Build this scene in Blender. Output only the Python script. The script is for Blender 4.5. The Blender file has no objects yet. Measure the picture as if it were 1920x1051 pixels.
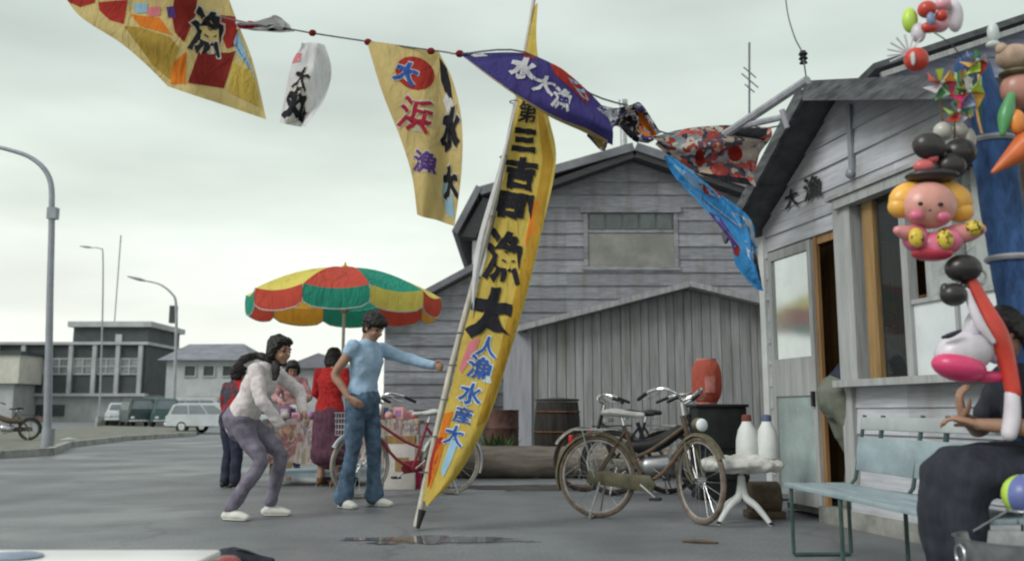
import bpy, bmesh, math, random
from mathutils import Vector, Matrix, noise as mnoise
random.seed(7)
sc = bpy.context.scene
COL = sc.collection
F, CAMH, PITCH = 1700.0, 0.85, math.radians(8.23)
# ---------------------------------------------------------------- camera, sky, sun
cam = bpy.data.objects.new('camera', bpy.data.cameras.new('camera')); COL.objects.link(cam)
cam.location = (0, 0, CAMH); cam.rotation_euler = (math.radians(90) + PITCH, 0, 0)
cam.data.sensor_width = 36; cam.data.lens = 36 * F / 1920
cam.data.clip_start = 0.05; cam.data.clip_end = 3000
cam.data.dof.use_dof = True; cam.data.dof.focus_distance = 7.5; cam.data.dof.aperture_fstop = 2.2
sc.camera = cam
SUN_EL, SUN_AZ = math.radians(38), math.radians(235)
w = bpy.data.worlds.new('World'); sc.world = w; w.use_nodes = True
nt = w.node_tree; nt.nodes.clear()
def wn(t, **k):
    n = nt.nodes.new(t)
    for a, b in k.items(): setattr(n, a, b)
    return n
out = wn('ShaderNodeOutputWorld'); bg1 = wn('ShaderNodeBackground'); bg2 = wn('ShaderNodeBackground'); mixs = wn('ShaderNodeMixShader')
sky = wn('ShaderNodeTexSky', sky_type='NISHITA'); sky.sun_disc = False
sky.sun_elevation = SUN_EL; sky.sun_rotation = SUN_AZ; sky.dust_density = 4
nt.links.new(sky.outputs[0], bg1.inputs[0]); bg1.inputs[1].default_value = 0.08
tc = wn('ShaderNodeTexCoord'); sep = wn('ShaderNodeSeparateXYZ'); nt.links.new(tc.outputs['Generated'], sep.inputs[0])
ramp = wn('ShaderNodeValToRGB'); nt.links.new(sep.outputs[2], ramp.inputs[0])
e = ramp.color_ramp.elements
e[0].position = 0.0; e[0].color = (0.93, 0.95, 0.88, 1)
e[1].position = 0.6; e[1].color = (0.68, 0.72, 0.72, 1)
k = e.new(0.12); k.color = (0.88, 0.92, 0.85, 1)
k = e.new(0.23); k.color = (0.70, 0.77, 0.70, 1)
k = e.new(0.36); k.color = (0.565, 0.64, 0.59, 1)
mp = wn('ShaderNodeMapping'); mp.inputs['Scale'].default_value = (1.6, 1.6, 6.0)
nz = wn('ShaderNodeTexNoise'); nz.inputs['Scale'].default_value = 2.2; nz.inputs['Detail'].default_value = 4; nz.inputs['Roughness'].default_value = 0.45
nt.links.new(tc.outputs['Generated'], mp.inputs[0]); nt.links.new(mp.outputs[0], nz.inputs[0])
cr = wn('ShaderNodeMapRange'); cr.inputs[1].default_value = 0.3; cr.inputs[2].default_value = 0.7; cr.inputs[3].default_value = 0.87; cr.inputs[4].default_value = 1.12
nt.links.new(nz.outputs[0], cr.inputs[0])
vm = wn('ShaderNodeVectorMath', operation='SCALE'); nt.links.new(ramp.outputs[0], vm.inputs[0]); nt.links.new(cr.outputs[0], vm.inputs['Scale'])
nt.links.new(vm.outputs[0], bg2.inputs[0]); bg2.inputs[1].default_value = 1.0
mixs.inputs[0].default_value = 0.93
nt.links.new(bg1.outputs[0], mixs.inputs[1]); nt.links.new(bg2.outputs[0], mixs.inputs[2]); nt.links.new(mixs.outputs[0], out.inputs[0])
sl = bpy.data.lights.new('sun', 'SUN'); sl.energy = 1.6; sl.angle = math.radians(24); sl.color = (1, .99, .98)
so = bpy.data.objects.new('sun', sl); COL.objects.link(so)
so.rotation_euler = (math.radians(90) - SUN_EL, 0, math.radians(-55)); so.location = (0, 0, 30)
sc.view_settings.view_transform = 'Standard'; sc.view_settings.look = 'None'; sc.view_settings.exposure = 0.25; sc.view_settings.gamma = 1
sc.render.engine = 'CYCLES'; sc.cycles.filter_width = 2.2; sc.cycles.use_denoising = True
sc.cycles.max_bounces = 8; sc.cycles.transparent_max_bounces = 12
# ---------------------------------------------------------------- projection helpers (pixel of the photo + distance -> place)
def ray(px, py):
    x, u = (px - 960) / F, (525.5 - py) / F
    return Vector((x, math.cos(PITCH) - u * math.sin(PITCH), math.sin(PITCH) + u * math.cos(PITCH)))
def P(px, py, D):
    r = ray(px, py); return Vector((r.x * D / r.y, D, CAMH + r.z * D / r.y))
def G(px, py):
    r = ray(px, py); k = -CAMH / r.z; return Vector((r.x * k, r.y * k, 0))
def proj(p):
    x, y, z = p.x, p.y, p.z - CAMH
    c, s = math.cos(PITCH), math.sin(PITCH)
    f = y * c + z * s; u = -y * s + z * c
    return 960 + F * x / f, 525.5 - F * u / f
# ---------------------------------------------------------------- objects
def tag(o, label=None, cat=None, group=None, kind=None):
    if label: o['label'] = label
    if cat: o['category'] = cat
    if group: o['group'] = group
    if kind: o['kind'] = kind
    return o
def thing(name, label, cat, loc=(0, 0, 0), rz=0, group=None):
    o = bpy.data.objects.new(name, None); COL.objects.link(o); o.empty_display_size = .1
    o.location = loc; o.rotation_euler = (0, 0, rz)
    return tag(o, label, cat, group)
def chain(o):
    m = Matrix.Identity(4)
    while o is not None: m = o.matrix_basis @ m; o = o.parent
    return m
def catmull(pts, sub):
    pts = [tuple(p) for p in pts]; n = len(pts); out = []
    if n < 3 and sub > 1:
        return [tuple(pts[0][k] + (pts[-1][k] - pts[0][k]) * i / sub for k in range(len(pts[0]))) for i in range(sub + 1)]
    for i in range(n - 1):
        a, b, c, d = pts[max(i - 1, 0)], pts[i], pts[i + 1], pts[min(i + 2, n - 1)]
        for j in range(sub):
            t = j / sub
            out.append(tuple(.5 * (2 * b[k] + (c[k] - a[k]) * t + (2 * a[k] - 5 * b[k] + 4 * c[k] - d[k]) * t * t + (3 * b[k] - a[k] - 3 * c[k] + d[k]) * t ** 3) for k in range(len(b))))
    out.append(pts[-1]); return out
class MB:
    def __init__(s): s.v = []; s.f = []; s.m = []; s.M = Matrix.Identity(4)
    def add(s, vs, fs, mi=0):
        b = len(s.v)
        s.v += [s.M @ Vector(v) for v in vs]; s.f += [tuple(b + i for i in f) for f in fs]; s.m += [mi] * len(fs); return s
    def box(s, c, d, rz=0, mi=0, R=None):
        R = R or Matrix.Rotation(rz, 3, 'Z'); c = Vector(c); h = Vector(d) / 2
        vs = [c + R @ Vector((x * h.x, y * h.y, z * h.z)) for z in (-1, 1) for y in (-1, 1) for x in (-1, 1)]
        return s.add(vs, [(0, 2, 3, 1), (4, 5, 7, 6), (0, 1, 5, 4), (2, 6, 7, 3), (0, 4, 6, 2), (1, 3, 7, 5)], mi)
    def b2(s, a, b, mi=0):
        return s.box([(a[i] + b[i]) / 2 for i in range(3)], [abs(b[i] - a[i]) for i in range(3)], mi=mi)
    def bar(s, a, b, w, h=None, mi=0):
        a, b = Vector(a), Vector(b); d = b - a; q = d.to_track_quat('X', 'Z').to_matrix()
        return s.box((a + b) / 2, (d.length, w, h or w), R=q, mi=mi)
    def prism(s, poly, ext, mi=0):
        n = len(poly); e = Vector(ext); vs = [Vector(p) for p in poly] + [Vector(p) + e for p in poly]
        return s.add(vs, [tuple(range(n))[::-1], tuple(range(n, 2 * n))] + [(i, (i + 1) % n, n + (i + 1) % n, n + i) for i in range(n)], mi)
    def loft(s, pts, rad, side=None, n=12, sub=1, mi=0, round_=True):
        rad = [(r, r) if not isinstance(r, (tuple, list)) else r for r in (rad if isinstance(rad, list) else [rad] * len(pts))]
        q = [tuple(p) + tuple(r) for p, r in zip(pts, rad)]
        if sub > 1: q = catmull(q, sub)
        C = [Vector(p[:3]) for p in q]; R = [(max(p[3], 1e-4), max(p[4], 1e-4)) for p in q]; m = len(C)
        T = [(C[min(i + 1, m - 1)] - C[max(i - 1, 0)]).normalized() for i in range(m)]
        sd = Vector(side) if side else (Vector((0, 0, 1)) if abs(T[0].z) < .9 else Vector((0, 1, 0)))
        rings = []
        for i in range(m):
            a = sd - T[i] * sd.dot(T[i])
            a = a.normalized() if a.length > 1e-5 else T[i].orthogonal().normalized()
            if not side: sd = a
            rings.append((C[i], a, T[i].cross(a), R[i]))
        if round_:
            def cap(r, t):
                o = []
                for k in (1, 2, 3):
                    g = k * math.pi / 6.6; o.append((r[0] + t * min(r[3]) * math.sin(g), r[1], r[2], (r[3][0] * math.cos(g), r[3][1] * math.cos(g))))
                return o
            rings = cap(rings[0], -T[0])[::-1] + rings + cap(rings[-1], T[-1])
        vs = []; fs = []
        for c, a, b, r in rings:
            for k in range(n):
                t = 2 * math.pi * k / n; vs.append(c + a * (r[0] * math.cos(t)) + b * (r[1] * math.sin(t)))
        L = len(rings)
        for i in range(L - 1):
            for k in range(n):
                k2 = (k + 1) % n; fs.append((i * n + k, i * n + k2, (i + 1) * n + k2, (i + 1) * n + k))
        fs += [tuple(range(n))[::-1], tuple(range((L - 1) * n, L * n))]
        return s.add(vs, fs, mi)
    def tube(s, pts, r, n=8, sub=1, mi=0): return s.loft(pts, r, None, n, sub, mi, False)
    def ball(s, c, r, n=16, mi=0, R=None):
        r = (r, r, r) if not isinstance(r, (tuple, list)) else r; h = n // 2; vs = []; fs = []
        for i in range(1, h):
            a = math.pi * i / h
            for k in range(n):
                b = 2 * math.pi * k / n; p = Vector((r[0] * math.sin(a) * math.cos(b), r[1] * math.sin(a) * math.sin(b), r[2] * math.cos(a)))
                vs.append(Vector(c) + (R @ p if R else p))
        p = Vector((0, 0, r[2])); t = len(vs); vs.append(Vector(c) + (R @ p if R else p)); vs.append(Vector(c) - (R @ p if R else p))
        for i in range(h - 2):
            for k in range(n): fs.append((i * n + k, (i + 1) * n + k, (i + 1) * n + (k + 1) % n, i * n + (k + 1) % n))
        for k in range(n): fs.append((t, k, (k + 1) % n)); fs.append((t + 1, (h - 2) * n + (k + 1) % n, (h - 2) * n + k))
        return s.add(vs, fs, mi)
    def lathe(s, prof, n=24, c=(0, 0, 0), mi=0, cap=True):
        vs = []; fs = []; c = Vector(c)
        for r, z in prof:
            for k in range(n): a = 2 * math.pi * k / n; vs.append(c + Vector((r * math.cos(a), r * math.sin(a), z)))
        for i in range(len(prof) - 1):
            for k in range(n): fs.append((i * n + k, i * n + (k + 1) % n, (i + 1) * n + (k + 1) % n, (i + 1) * n + k))
        if cap: fs += [tuple(range(n))[::-1], tuple(range((len(prof) - 1) * n, len(prof) * n))]
        return s.add(vs, fs, mi)
    def torus(s, c, R, r, axis='Y', n=36, m=8, mi=0, a0=0, a1=360):
        pts = []; full = (a1 - a0 >= 360)
        for k in range(n + 1):
            a = math.radians(a0 + (a1 - a0) * k / n); x, z = R * math.cos(a), R * math.sin(a)
            pts.append(Vector(c) + (Vector((x, 0, z)) if axis == 'Y' else Vector((x, z, 0)) if axis == 'Z' else Vector((0, x, z))))
        vs = []; fs = []; ax = {'Y': Vector((0, 1, 0)), 'Z': Vector((0, 0, 1)), 'X': Vector((1, 0, 0))}[axis]
        N = n if full else n + 1
        for k in range(N):
            o = (pts[k] - Vector(c)).normalized()
            for j in range(m): b = 2 * math.pi * j / m; vs.append(pts[k] + o * (r * math.cos(b)) + ax * (r * math.sin(b)))
        for k in range(n):
            k2 = (k + 1) % N
            for j in range(m): fs.append((k * m + j, k2 * m + j, k2 * m + (j + 1) % m, k * m + (j + 1) % m))
        return s.add(vs, fs, mi)
    def mesh(s, name):
        me = bpy.data.meshes.new(name); me.from_pydata([tuple(v) for v in s.v], [], s.f); me.update(); return me
    def build(s, name, mat, parent=None, world=False, smooth=True, voxel=None, rough=0, rs=8, relax=4, bevel=0, angle=40):
        me = s.mesh(name); mats = mat if isinstance(mat, (list, tuple)) else [mat]
        bm = bmesh.new(); bm.from_mesh(me); bmesh.ops.recalc_face_normals(bm, faces=bm.faces); bm.to_mesh(me); bm.free()
        if voxel or bevel:
            me = baked(me, voxel, relax, bevel)
        if rough:
            nr = [v.normal.copy() for v in me.vertices]
            for v, nn in zip(me.vertices, nr):
                q = v.co * rs; v.co += nn * rough * (mnoise.noise(q) + .5 * mnoise.noise(q * 2.3))
        if world and parent is not None: me.transform(chain(parent).inverted())
        me.polygons.foreach_set('use_smooth', [bool(smooth)] * len(me.polygons))
        if smooth and not voxel:
            me.set_sharp_from_angle(angle=math.radians(angle))
        me.materials.clear()
        for m in mats: me.materials.append(m)
        if len(mats) > 1: me.polygons.foreach_set('material_index', s.m)
        me.update(); o = bpy.data.objects.new(name, me); COL.objects.link(o)
        if parent is not None: o.parent = parent
        return o
def baked(me, voxel, relax=4, bevel=0):
    o = bpy.data.objects.new('tmp', me); COL.objects.link(o)
    if voxel:
        m = o.modifiers.new('r', 'REMESH'); m.mode = 'VOXEL'; m.voxel_size = voxel; m.adaptivity = 0
        if relax: k = o.modifiers.new('s', 'SMOOTH'); k.iterations = relax; k.factor = .5
    if bevel:
        b = o.modifiers.new('b', 'BEVEL'); b.width = bevel; b.segments = 2; b.limit_method = 'ANGLE'; b.angle_limit = math.radians(40)
    dg = bpy.context.evaluated_depsgraph_get(); dg.update()
    r = bpy.data.meshes.new_from_object(o.evaluated_get(dg)); bpy.data.objects.remove(o); return r
def struct(name, mb, mat, **k):
    return tag(mb.build(name, mat, **k), kind='structure')
def copy_tree(o, parent=None):
    c = o.copy(); COL.objects.link(c)
    if parent is not None: c.parent = parent; c.matrix_parent_inverse = o.matrix_parent_inverse
    for ch in list(o.children): copy_tree(ch, c)
    return c
# ---------------------------------------------------------------- materials
def srgb(r, g, b):
    f = lambda c: ((c / 255 + .055) / 1.055) ** 2.4 if c > 10 else c / 255 / 12.92
    return (f(r), f(g), f(b), 1)
_mc = {}
def mat(name, col, rough=.7, var=.18, scale=6, stretch=(1, 1, 1), bump=.15, metal=0, col2=None, spec=.3, detail=5, alpha=None, trans=0, coat=0, thr=(.35, .65)):
    if name in _mc: return _mc[name]
    m = bpy.data.materials.new(name); m.use_nodes = True; t = m.node_tree; b = t.nodes['Principled BSDF']
    c = tuple(col[:3]); c2 = tuple(col2[:3]) if col2 else tuple(max(0, x * (1 - 2 * var)) for x in c)
    if not col2: c = tuple(min(1, x * (1 + var * .6)) for x in c)
    tcn = t.nodes.new('ShaderNodeTexCoord'); mpn = t.nodes.new('ShaderNodeMapping'); mpn.inputs['Scale'].default_value = stretch
    n = t.nodes.new('ShaderNodeTexNoise'); n.inputs['Scale'].default_value = scale; n.inputs['Detail'].default_value = detail; n.inputs['Roughness'].default_value = .62
    mr = t.nodes.new('ShaderNodeMapRange'); mr.inputs[1].default_value = thr[0]; mr.inputs[2].default_value = thr[1]
    mx = t.nodes.new('ShaderNodeMix'); mx.data_type = 'RGBA'; mx.inputs[6].default_value = c + (1,); mx.inputs[7].default_value = c2 + (1,)
    L = t.links.new
    L(tcn.outputs['Object'], mpn.inputs[0]); L(mpn.outputs[0], n.inputs[0]); L(n.outputs[0], mr.inputs[0]); L(mr.outputs[0], mx.inputs[0]); L(mx.outputs[2], b.inputs['Base Color'])
    b.inputs['Roughness'].default_value = rough; b.inputs['Metallic'].default_value = metal; b.inputs['Specular IOR Level'].default_value = spec
    b.inputs['Transmission Weight'].default_value = trans; b.inputs['Coat Weight'].default_value = coat
    if alpha is not None: b.inputs['Alpha'].default_value = alpha
    if bump:
        bp = t.nodes.new('ShaderNodeBump'); bp.inputs['Strength'].default_value = bump; bp.inputs['Distance'].default_value = .02; L(n.outputs[0], bp.inputs['Height']); L(bp.outputs[0], b.inputs['Normal'])
    _mc[name] = m; return m
def cloth(name, col, var=.06, rough=.85, translucent=.38, scale=5):
    if name in _mc: return _mc[name]
    m = mat(name, col, rough, var, scale, bump=.1, spec=.1); t = m.node_tree; b = t.nodes['Principled BSDF']; o = t.nodes['Material Output']
    tr = t.nodes.new('ShaderNodeBsdfTranslucent'); ms = t.nodes.new('ShaderNodeMixShader'); ms.inputs[0].default_value = translucent
    bp = b.inputs['Normal'].links[0].from_node; n2 = t.nodes.new('ShaderNodeTexNoise'); n2.inputs['Scale'].default_value = 3.5; n2.inputs['Detail'].default_value = 3; n2.inputs['Distortion'].default_value = 1.2
    m2 = t.nodes.new('ShaderNodeMapping'); m2.inputs['Scale'].default_value = (2.6, 1, .8); m2.inputs['Rotation'].default_value = (0, .5, 0); c2 = t.nodes.new('ShaderNodeTexCoord'); t.links.new(c2.outputs['Object'], m2.inputs[0]); t.links.new(m2.outputs[0], n2.inputs[0])
    t.links.new(n2.outputs[0], bp.inputs['Height']); bp.inputs['Strength'].default_value = .7; bp.inputs['Distance'].default_value = .07
    t.links.new(bp.outputs[0], tr.inputs['Normal'])
    t.links.new(b.inputs['Base Color'].links[0].from_socket, tr.inputs[0]); t.links.new(b.outputs[0], ms.inputs[1]); t.links.new(tr.outputs[0], ms.inputs[2]); t.links.new(ms.outputs[0], o.inputs[0])
    return m
def patchwork(name, cols, scale=4, stretch=(1, 1, 1), warp=.6):
    """printed festival cloth: many dyed colour fields"""
    m = cloth(name, cols[0]); t = m.node_tree; L = t.links.new
    tcn = t.nodes.new('ShaderNodeTexCoord'); mpn = t.nodes.new('ShaderNodeMapping'); mpn.inputs['Scale'].default_value = stretch
    nz = t.nodes.new('ShaderNodeTexNoise'); nz.inputs['Scale'].default_value = scale * .8
    va = t.nodes.new('ShaderNodeVectorMath'); va.operation = 'MULTIPLY_ADD'; va.inputs[1].default_value = (warp,) * 3
    vo = t.nodes.new('ShaderNodeTexVoronoi'); vo.inputs['Scale'].default_value = scale
    sp = t.nodes.new('ShaderNodeSeparateColor'); rp = t.nodes.new('ShaderNodeValToRGB'); rp.color_ramp.interpolation = 'CONSTANT'
    L(tcn.outputs['Object'], mpn.inputs[0]); L(mpn.outputs[0], nz.inputs[0]); L(nz.outputs['Color'], va.inputs[0]); L(mpn.outputs[0], va.inputs[2]); L(va.outputs[0], vo.inputs['Vector'])
    L(vo.outputs['Color'], sp.inputs[0]); L(sp.outputs[0], rp.inputs[0])
    els = rp.color_ramp.elements
    while len(els) < len(cols): els.new(.5)
    for i, c in enumerate(cols): els[i].position = i / len(cols); els[i].color = tuple(c[:3]) + (1,)
    for lk in list(t.links):
        if lk.from_node.type == 'MIX' and lk.to_socket.name in ('Base Color', 'Color'):
            to = lk.to_socket; t.links.remove(lk); L(rp.outputs[0], to)
    return m
def glass(name, col=(.6, .7, .7), rough=.05, alpha=.35):
    if name in _mc: return _mc[name]
    m = mat(name, col, rough, .05, 3, bump=0, spec=.9, alpha=alpha); return m
# ---------------------------------------------------------------- lettering
_gc = {}
def glyph(ch, bold=.03):
    k = (ch, bold)
    if k in _gc: return _gc[k]
    cu = bpy.data.curves.new('g', 'FONT'); cu.body = ch; cu.offset = bold; cu.resolution_u = 4; cu.fill_mode = 'BOTH'; cu.dimensions = '2D'
    o = bpy.data.objects.new('g', cu); COL.objects.link(o); dg = bpy.context.evaluated_depsgraph_get(); dg.update()
    me = bpy.data.meshes.new_from_object(o.evaluated_get(dg)); bpy.data.objects.remove(o)
    bm = bmesh.new(); bm.from_mesh(me); bmesh.ops.remove_doubles(bm, verts=bm.verts, dist=1e-5); bmesh.ops.triangulate(bm, faces=bm.faces)
    for _ in range(3):
        lg = [e for e in bm.edges if e.calc_length() > .12]
        if lg: bmesh.ops.subdivide_edges(bm, edges=lg, cuts=1); bmesh.ops.triangulate(bm, faces=bm.faces)
    vs = [v.co.copy() for v in bm.verts]; bm.verts.index_update(); fs = [tuple(v.index for v in f.verts) for f in bm.faces]; bm.free()
    if not vs: _gc[k] = ([], []); return _gc[k]
    x0, x1 = min(v.x for v in vs), max(v.x for v in vs); y0, y1 = min(v.y for v in vs), max(v.y for v in vs)
    r = [((v.x - x0) / max(x1 - x0, 1e-6) - .5, (v.y - y0) / max(y1 - y0, 1e-6) - .5) for v in vs]
    _gc[k] = (r, fs); return _gc[k]
def brush(r, amp=.03):
    return [(x + amp * mnoise.noise(Vector((x * 5, y * 5, 3))), y + amp * mnoise.noise(Vector((x * 5, y * 5, 9)))) for x, y in r]
# ---------------------------------------------------------------- cloth sheets spanned between two drawn edges
class Sheet:
    def __init__(s, A, B, nu=24, nv=40, wave=.04, freq=2.5, ph=0, fine=.3):
        s.A = catmull([tuple(P(*p)) for p in A], 12); s.B = catmull([tuple(P(*p)) for p in B], 12)
        s.nu, s.nv, s.wave, s.freq, s.ph, s.fine = nu, nv, wave * 1.35, freq, ph, fine * 1.5
    def pt(s, E, v):
        x = max(0, min(1, v)) * (len(E) - 1); i = min(int(x), len(E) - 2); t = x - i; return Vector(E[i]).lerp(Vector(E[i + 1]), t)
    def S(s, u, v):
        p = s.pt(s.A, v).lerp(s.pt(s.B, v), u)
        d = s.wave * (math.sin(s.freq * 2 * math.pi * (.75 * u + .35 * v) + s.ph) + s.fine * math.sin(s.freq * 5.3 * (v * 1.4 - u * .8) + s.ph * 2) + s.fine * math.sin(s.freq * 11 * (v * .5 + u * .9) + s.ph))
        e = min(1, 4 * min(1, v + .15)); p.y += d * e; p.z += d * .25 * e; return p
    def N(s, u, v):
        a = s.S(min(1, u + .01), v) - s.S(max(0, u - .01), v); b = s.S(u, min(1, v + .01)) - s.S(u, max(0, v - .01)); n = a.cross(b)
        n = n.normalized() if n.length > 1e-9 else Vector((0, -1, 0))
        return n if n.y < 0 else -n
    def mb(s):
        m = MB(); vs = []; fs = []
        for j in range(s.nv + 1):
            for i in range(s.nu + 1): vs.append(s.S(i / s.nu, j / s.nv))
        for j in range(s.nv):
            for i in range(s.nu): a = j * (s.nu + 1) + i; fs.append((a, a + 1, a + s.nu + 2, a + s.nu + 1))
        m.add(vs, fs)
        return m
    def inv(s, px, py):
        best = None
        for j in range(13):
            for i in range(9):
                q = proj(s.S(i / 8, j / 12)); d = (q[0] - px) ** 2 + (q[1] - py) ** 2
                if best is None or d < best[0]: best = (d, i / 8, j / 12)
        u, v = best[1], best[2]
        for _ in range(6):
            q = proj(s.S(u, v)); e = .004; us = u + e if u < .99 else u - e; vs_ = v + e if v < .99 else v - e
            qu = proj(s.S(us, v)); qv = proj(s.S(u, vs_)); du, dv = us - u, vs_ - v
            a, b, c, d = (qu[0] - q[0]) / du, (qv[0] - q[0]) / dv, (qu[1] - q[1]) / du, (qv[1] - q[1]) / dv
            det = a * d - b * c
            if abs(det) < 1e-6: break
            rx, ry = px - q[0], py - q[1]
            u = max(0, min(1, u + (d * rx - b * ry) / det)); v = max(0, min(1, v + (-c * rx + a * ry) / det))
        return u, v
    def print_(s, m, pts, fs, off=.008, mi=0):
        """lay flat photo-plane shapes on both faces of the cloth"""
        uv = [s.inv(*p) for p in pts]
        m.add([s.S(*q) + s.N(*q) * off for q in uv], fs, mi)
    def char(s, m, ch, cx, cy, w, h, rot=0, bold=.03, shear=0, off=.008, mi=0, amp=.03):
        r, fs = glyph(ch, bold); c, n = math.cos(math.radians(rot)), math.sin(math.radians(rot)); pts = []
        for x, y in brush(r, amp):
            x2 = x * w + shear * y * h; y2 = -y * h; pts.append((cx + x2 * c - y2 * n, cy + x2 * n + y2 * c))
        s.print_(m, pts, fs, off, mi)
    def patch(s, m, poly, off=.004, mi=0):
        me = bpy.data.meshes.new('p'); me.from_pydata([(x, y, 0) for x, y in poly], [], [tuple(range(len(poly)))])
        bm = bmesh.new(); bm.from_mesh(me); bmesh.ops.triangulate(bm, faces=bm.faces)
        for _ in range(5):
            lg = [e for e in bm.edges if e.calc_length() > 14]
            if not lg: break
            bmesh.ops.subdivide_edges(bm, edges=lg, cuts=1); bmesh.ops.triangulate(bm, faces=bm.faces)
        bm.verts.index_update(); pts = [(v.co.x, v.co.y) for v in bm.verts]; fs = [tuple(v.index for v in f.verts) for f in bm.faces]; bm.free()
        s.print_(m, pts, fs, off, mi)
# ================================================================ MATERIALS
M = {}
M['asphalt'] = mat('asphalt', (.158, .168, .172), .62, .14, .9, bump=.25, spec=.45, detail=9)
def damp_ground():
    m = M['asphalt']; t = m.node_tree; b = t.nodes['Principled BSDF']; L = t.links.new; src = b.inputs['Base Color'].links[0].from_socket
    tcn = t.nodes.new('ShaderNodeTexCoord'); mp_ = t.nodes.new('ShaderNodeMapping'); mp_.inputs['Scale'].default_value = (.6, .6, 1); n = t.nodes.new('ShaderNodeTexNoise'); n.inputs['Scale'].default_value = .8; n.inputs['Detail'].default_value = 5
    L(tcn.outputs['Object'], mp_.inputs[0]); L(mp_.outputs[0], n.inputs[0])
    r = t.nodes.new('ShaderNodeMapRange'); r.inputs[1].default_value = .44; r.inputs[2].default_value = .62; L(n.outputs[0], r.inputs[0])
    mx = t.nodes.new('ShaderNodeMix'); mx.data_type = 'RGBA'; mx.blend_type = 'MULTIPLY'; L(r.outputs[0], mx.inputs[0]); L(src, mx.inputs[6]); mx.inputs[7].default_value = (.87, .88, .89, 1); L(mx.outputs[2], b.inputs['Base Color'])
    q = t.nodes.new('ShaderNodeMapRange'); q.inputs[3].default_value = .68; q.inputs[4].default_value = .34; L(r.outputs[0], q.inputs[0]); L(q.outputs[0], b.inputs['Roughness'])
    g2 = t.nodes.new('ShaderNodeTexNoise'); g2.inputs['Scale'].default_value = 45; g2.inputs['Detail'].default_value = 3; L(tcn.outputs['Object'], g2.inputs[0])
    m2 = t.nodes.new('ShaderNodeMix'); m2.data_type = 'RGBA'; m2.blend_type = 'OVERLAY'; m2.inputs[0].default_value = .6; L(mx.outputs[2], m2.inputs[6]); L(g2.outputs[0], m2.inputs[7])
    wv = t.nodes.new('ShaderNodeTexNoise'); wv.inputs['Scale'].default_value = 1.4; wv.inputs['Detail'].default_value = 6; wa = t.nodes.new('ShaderNodeVectorMath'); wa.operation = 'MULTIPLY_ADD'; wa.inputs[1].default_value = (1.1, 1.1, 0); L(tcn.outputs['Object'], wv.inputs[0]); L(wv.outputs['Color'], wa.inputs[0]); L(tcn.outputs['Object'], wa.inputs[2])
    vo = t.nodes.new('ShaderNodeTexVoronoi'); vo.feature = 'DISTANCE_TO_EDGE'; vo.inputs['Scale'].default_value = .32; L(wa.outputs[0], vo.inputs['Vector'])
    vr = t.nodes.new('ShaderNodeMapRange'); vr.inputs[1].default_value = .002; vr.inputs[2].default_value = .012; vr.inputs[3].default_value = .75; vr.inputs[4].default_value = 1; L(vo.outputs['Distance'], vr.inputs[0])
    m3 = t.nodes.new('ShaderNodeVectorMath'); m3.operation = 'SCALE'; L(m2.outputs[2], m3.inputs[0]); L(vr.outputs[0], m3.inputs['Scale']); L(m3.outputs[0], b.inputs['Base Color'])
damp_ground()
M['verge'] = mat('verge', (.21, .21, .19), .95, .3, 2.5, bump=.5, col2=(.12, .13, .09))
M['kerb'] = mat('kerb', (.33, .34, .32), .85, .2, 4)
M['puddle'] = mat('puddle_water', (.10, .105, .11), .05, .05, 2, bump=.02, spec=.6)
M['damp'] = mat('damp_asphalt', (.115, .12, .12), .33, .2, 2, bump=.12, spec=.5)
def weathered(name, c, v=.22, st=(1.2, 1.2, 14), sc_=2.2, bump=.4, rough=.85, c2=None):
    return mat(name, c, rough, v, sc_, stretch=st, bump=bump, col2=c2, detail=8, thr=(.3, .7))
def per_board(m, axis, step, off=0, amt=.3, run=2.3):
    t = m.node_tree; b = t.nodes['Principled BSDF']; L = t.links.new; src = b.inputs['Base Color'].links[0].from_socket
    tcn = t.nodes.new('ShaderNodeTexCoord'); ad = t.nodes.new('ShaderNodeVectorMath'); ad.operation = 'ADD'; ad.inputs[1].default_value = (.37, 0, -off) if axis == 'Z' else (-off, 0, 0)
    sn = t.nodes.new('ShaderNodeVectorMath'); sn.operation = 'SNAP'; sn.inputs[1].default_value = (run, 50, step) if axis == 'Z' else (step, 50, 50); L(tcn.outputs['Object'], ad.inputs[0]); L(ad.outputs[0], sn.inputs[0])
    wn_ = t.nodes.new('ShaderNodeTexWhiteNoise'); L(sn.outputs[0], wn_.inputs[0]); mr = t.nodes.new('ShaderNodeMapRange'); mr.inputs[3].default_value = 1 - amt; mr.inputs[4].default_value = 1 + amt * .5; L(wn_.outputs['Value'], mr.inputs[0])
    st_ = t.nodes.new('ShaderNodeTexNoise'); st_.inputs['Scale'].default_value = 1.1; st_.inputs['Detail'].default_value = 7; ms_ = t.nodes.new('ShaderNodeMapping'); ms_.inputs['Scale'].default_value = (3.5, 3.5, .6); L(tcn.outputs['Object'], ms_.inputs[0]); L(ms_.outputs[0], st_.inputs[0])
    sr_ = t.nodes.new('ShaderNodeMapRange'); sr_.inputs[1].default_value = .5; sr_.inputs[2].default_value = .72; sr_.inputs[3].default_value = 1; sr_.inputs[4].default_value = 0; L(st_.outputs[0], sr_.inputs[0])
    mx = t.nodes.new('ShaderNodeMix'); mx.data_type = 'RGBA'; sc1 = t.nodes.new('ShaderNodeVectorMath'); sc1.operation = 'SCALE'; L(src, sc1.inputs[0]); L(mr.outputs[0], sc1.inputs['Scale'])
    ml = t.nodes.new('ShaderNodeVectorMath'); ml.operation = 'MULTIPLY'; ml.inputs[1].default_value = (.80, .76, .70); L(sc1.outputs[0], ml.inputs[0]); L(sr_.outputs[0], mx.inputs[0]); L(ml.outputs[0], mx.inputs[6]); L(sc1.outputs[0], mx.inputs[7]); L(mx.outputs[2], b.inputs['Base Color'])
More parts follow.
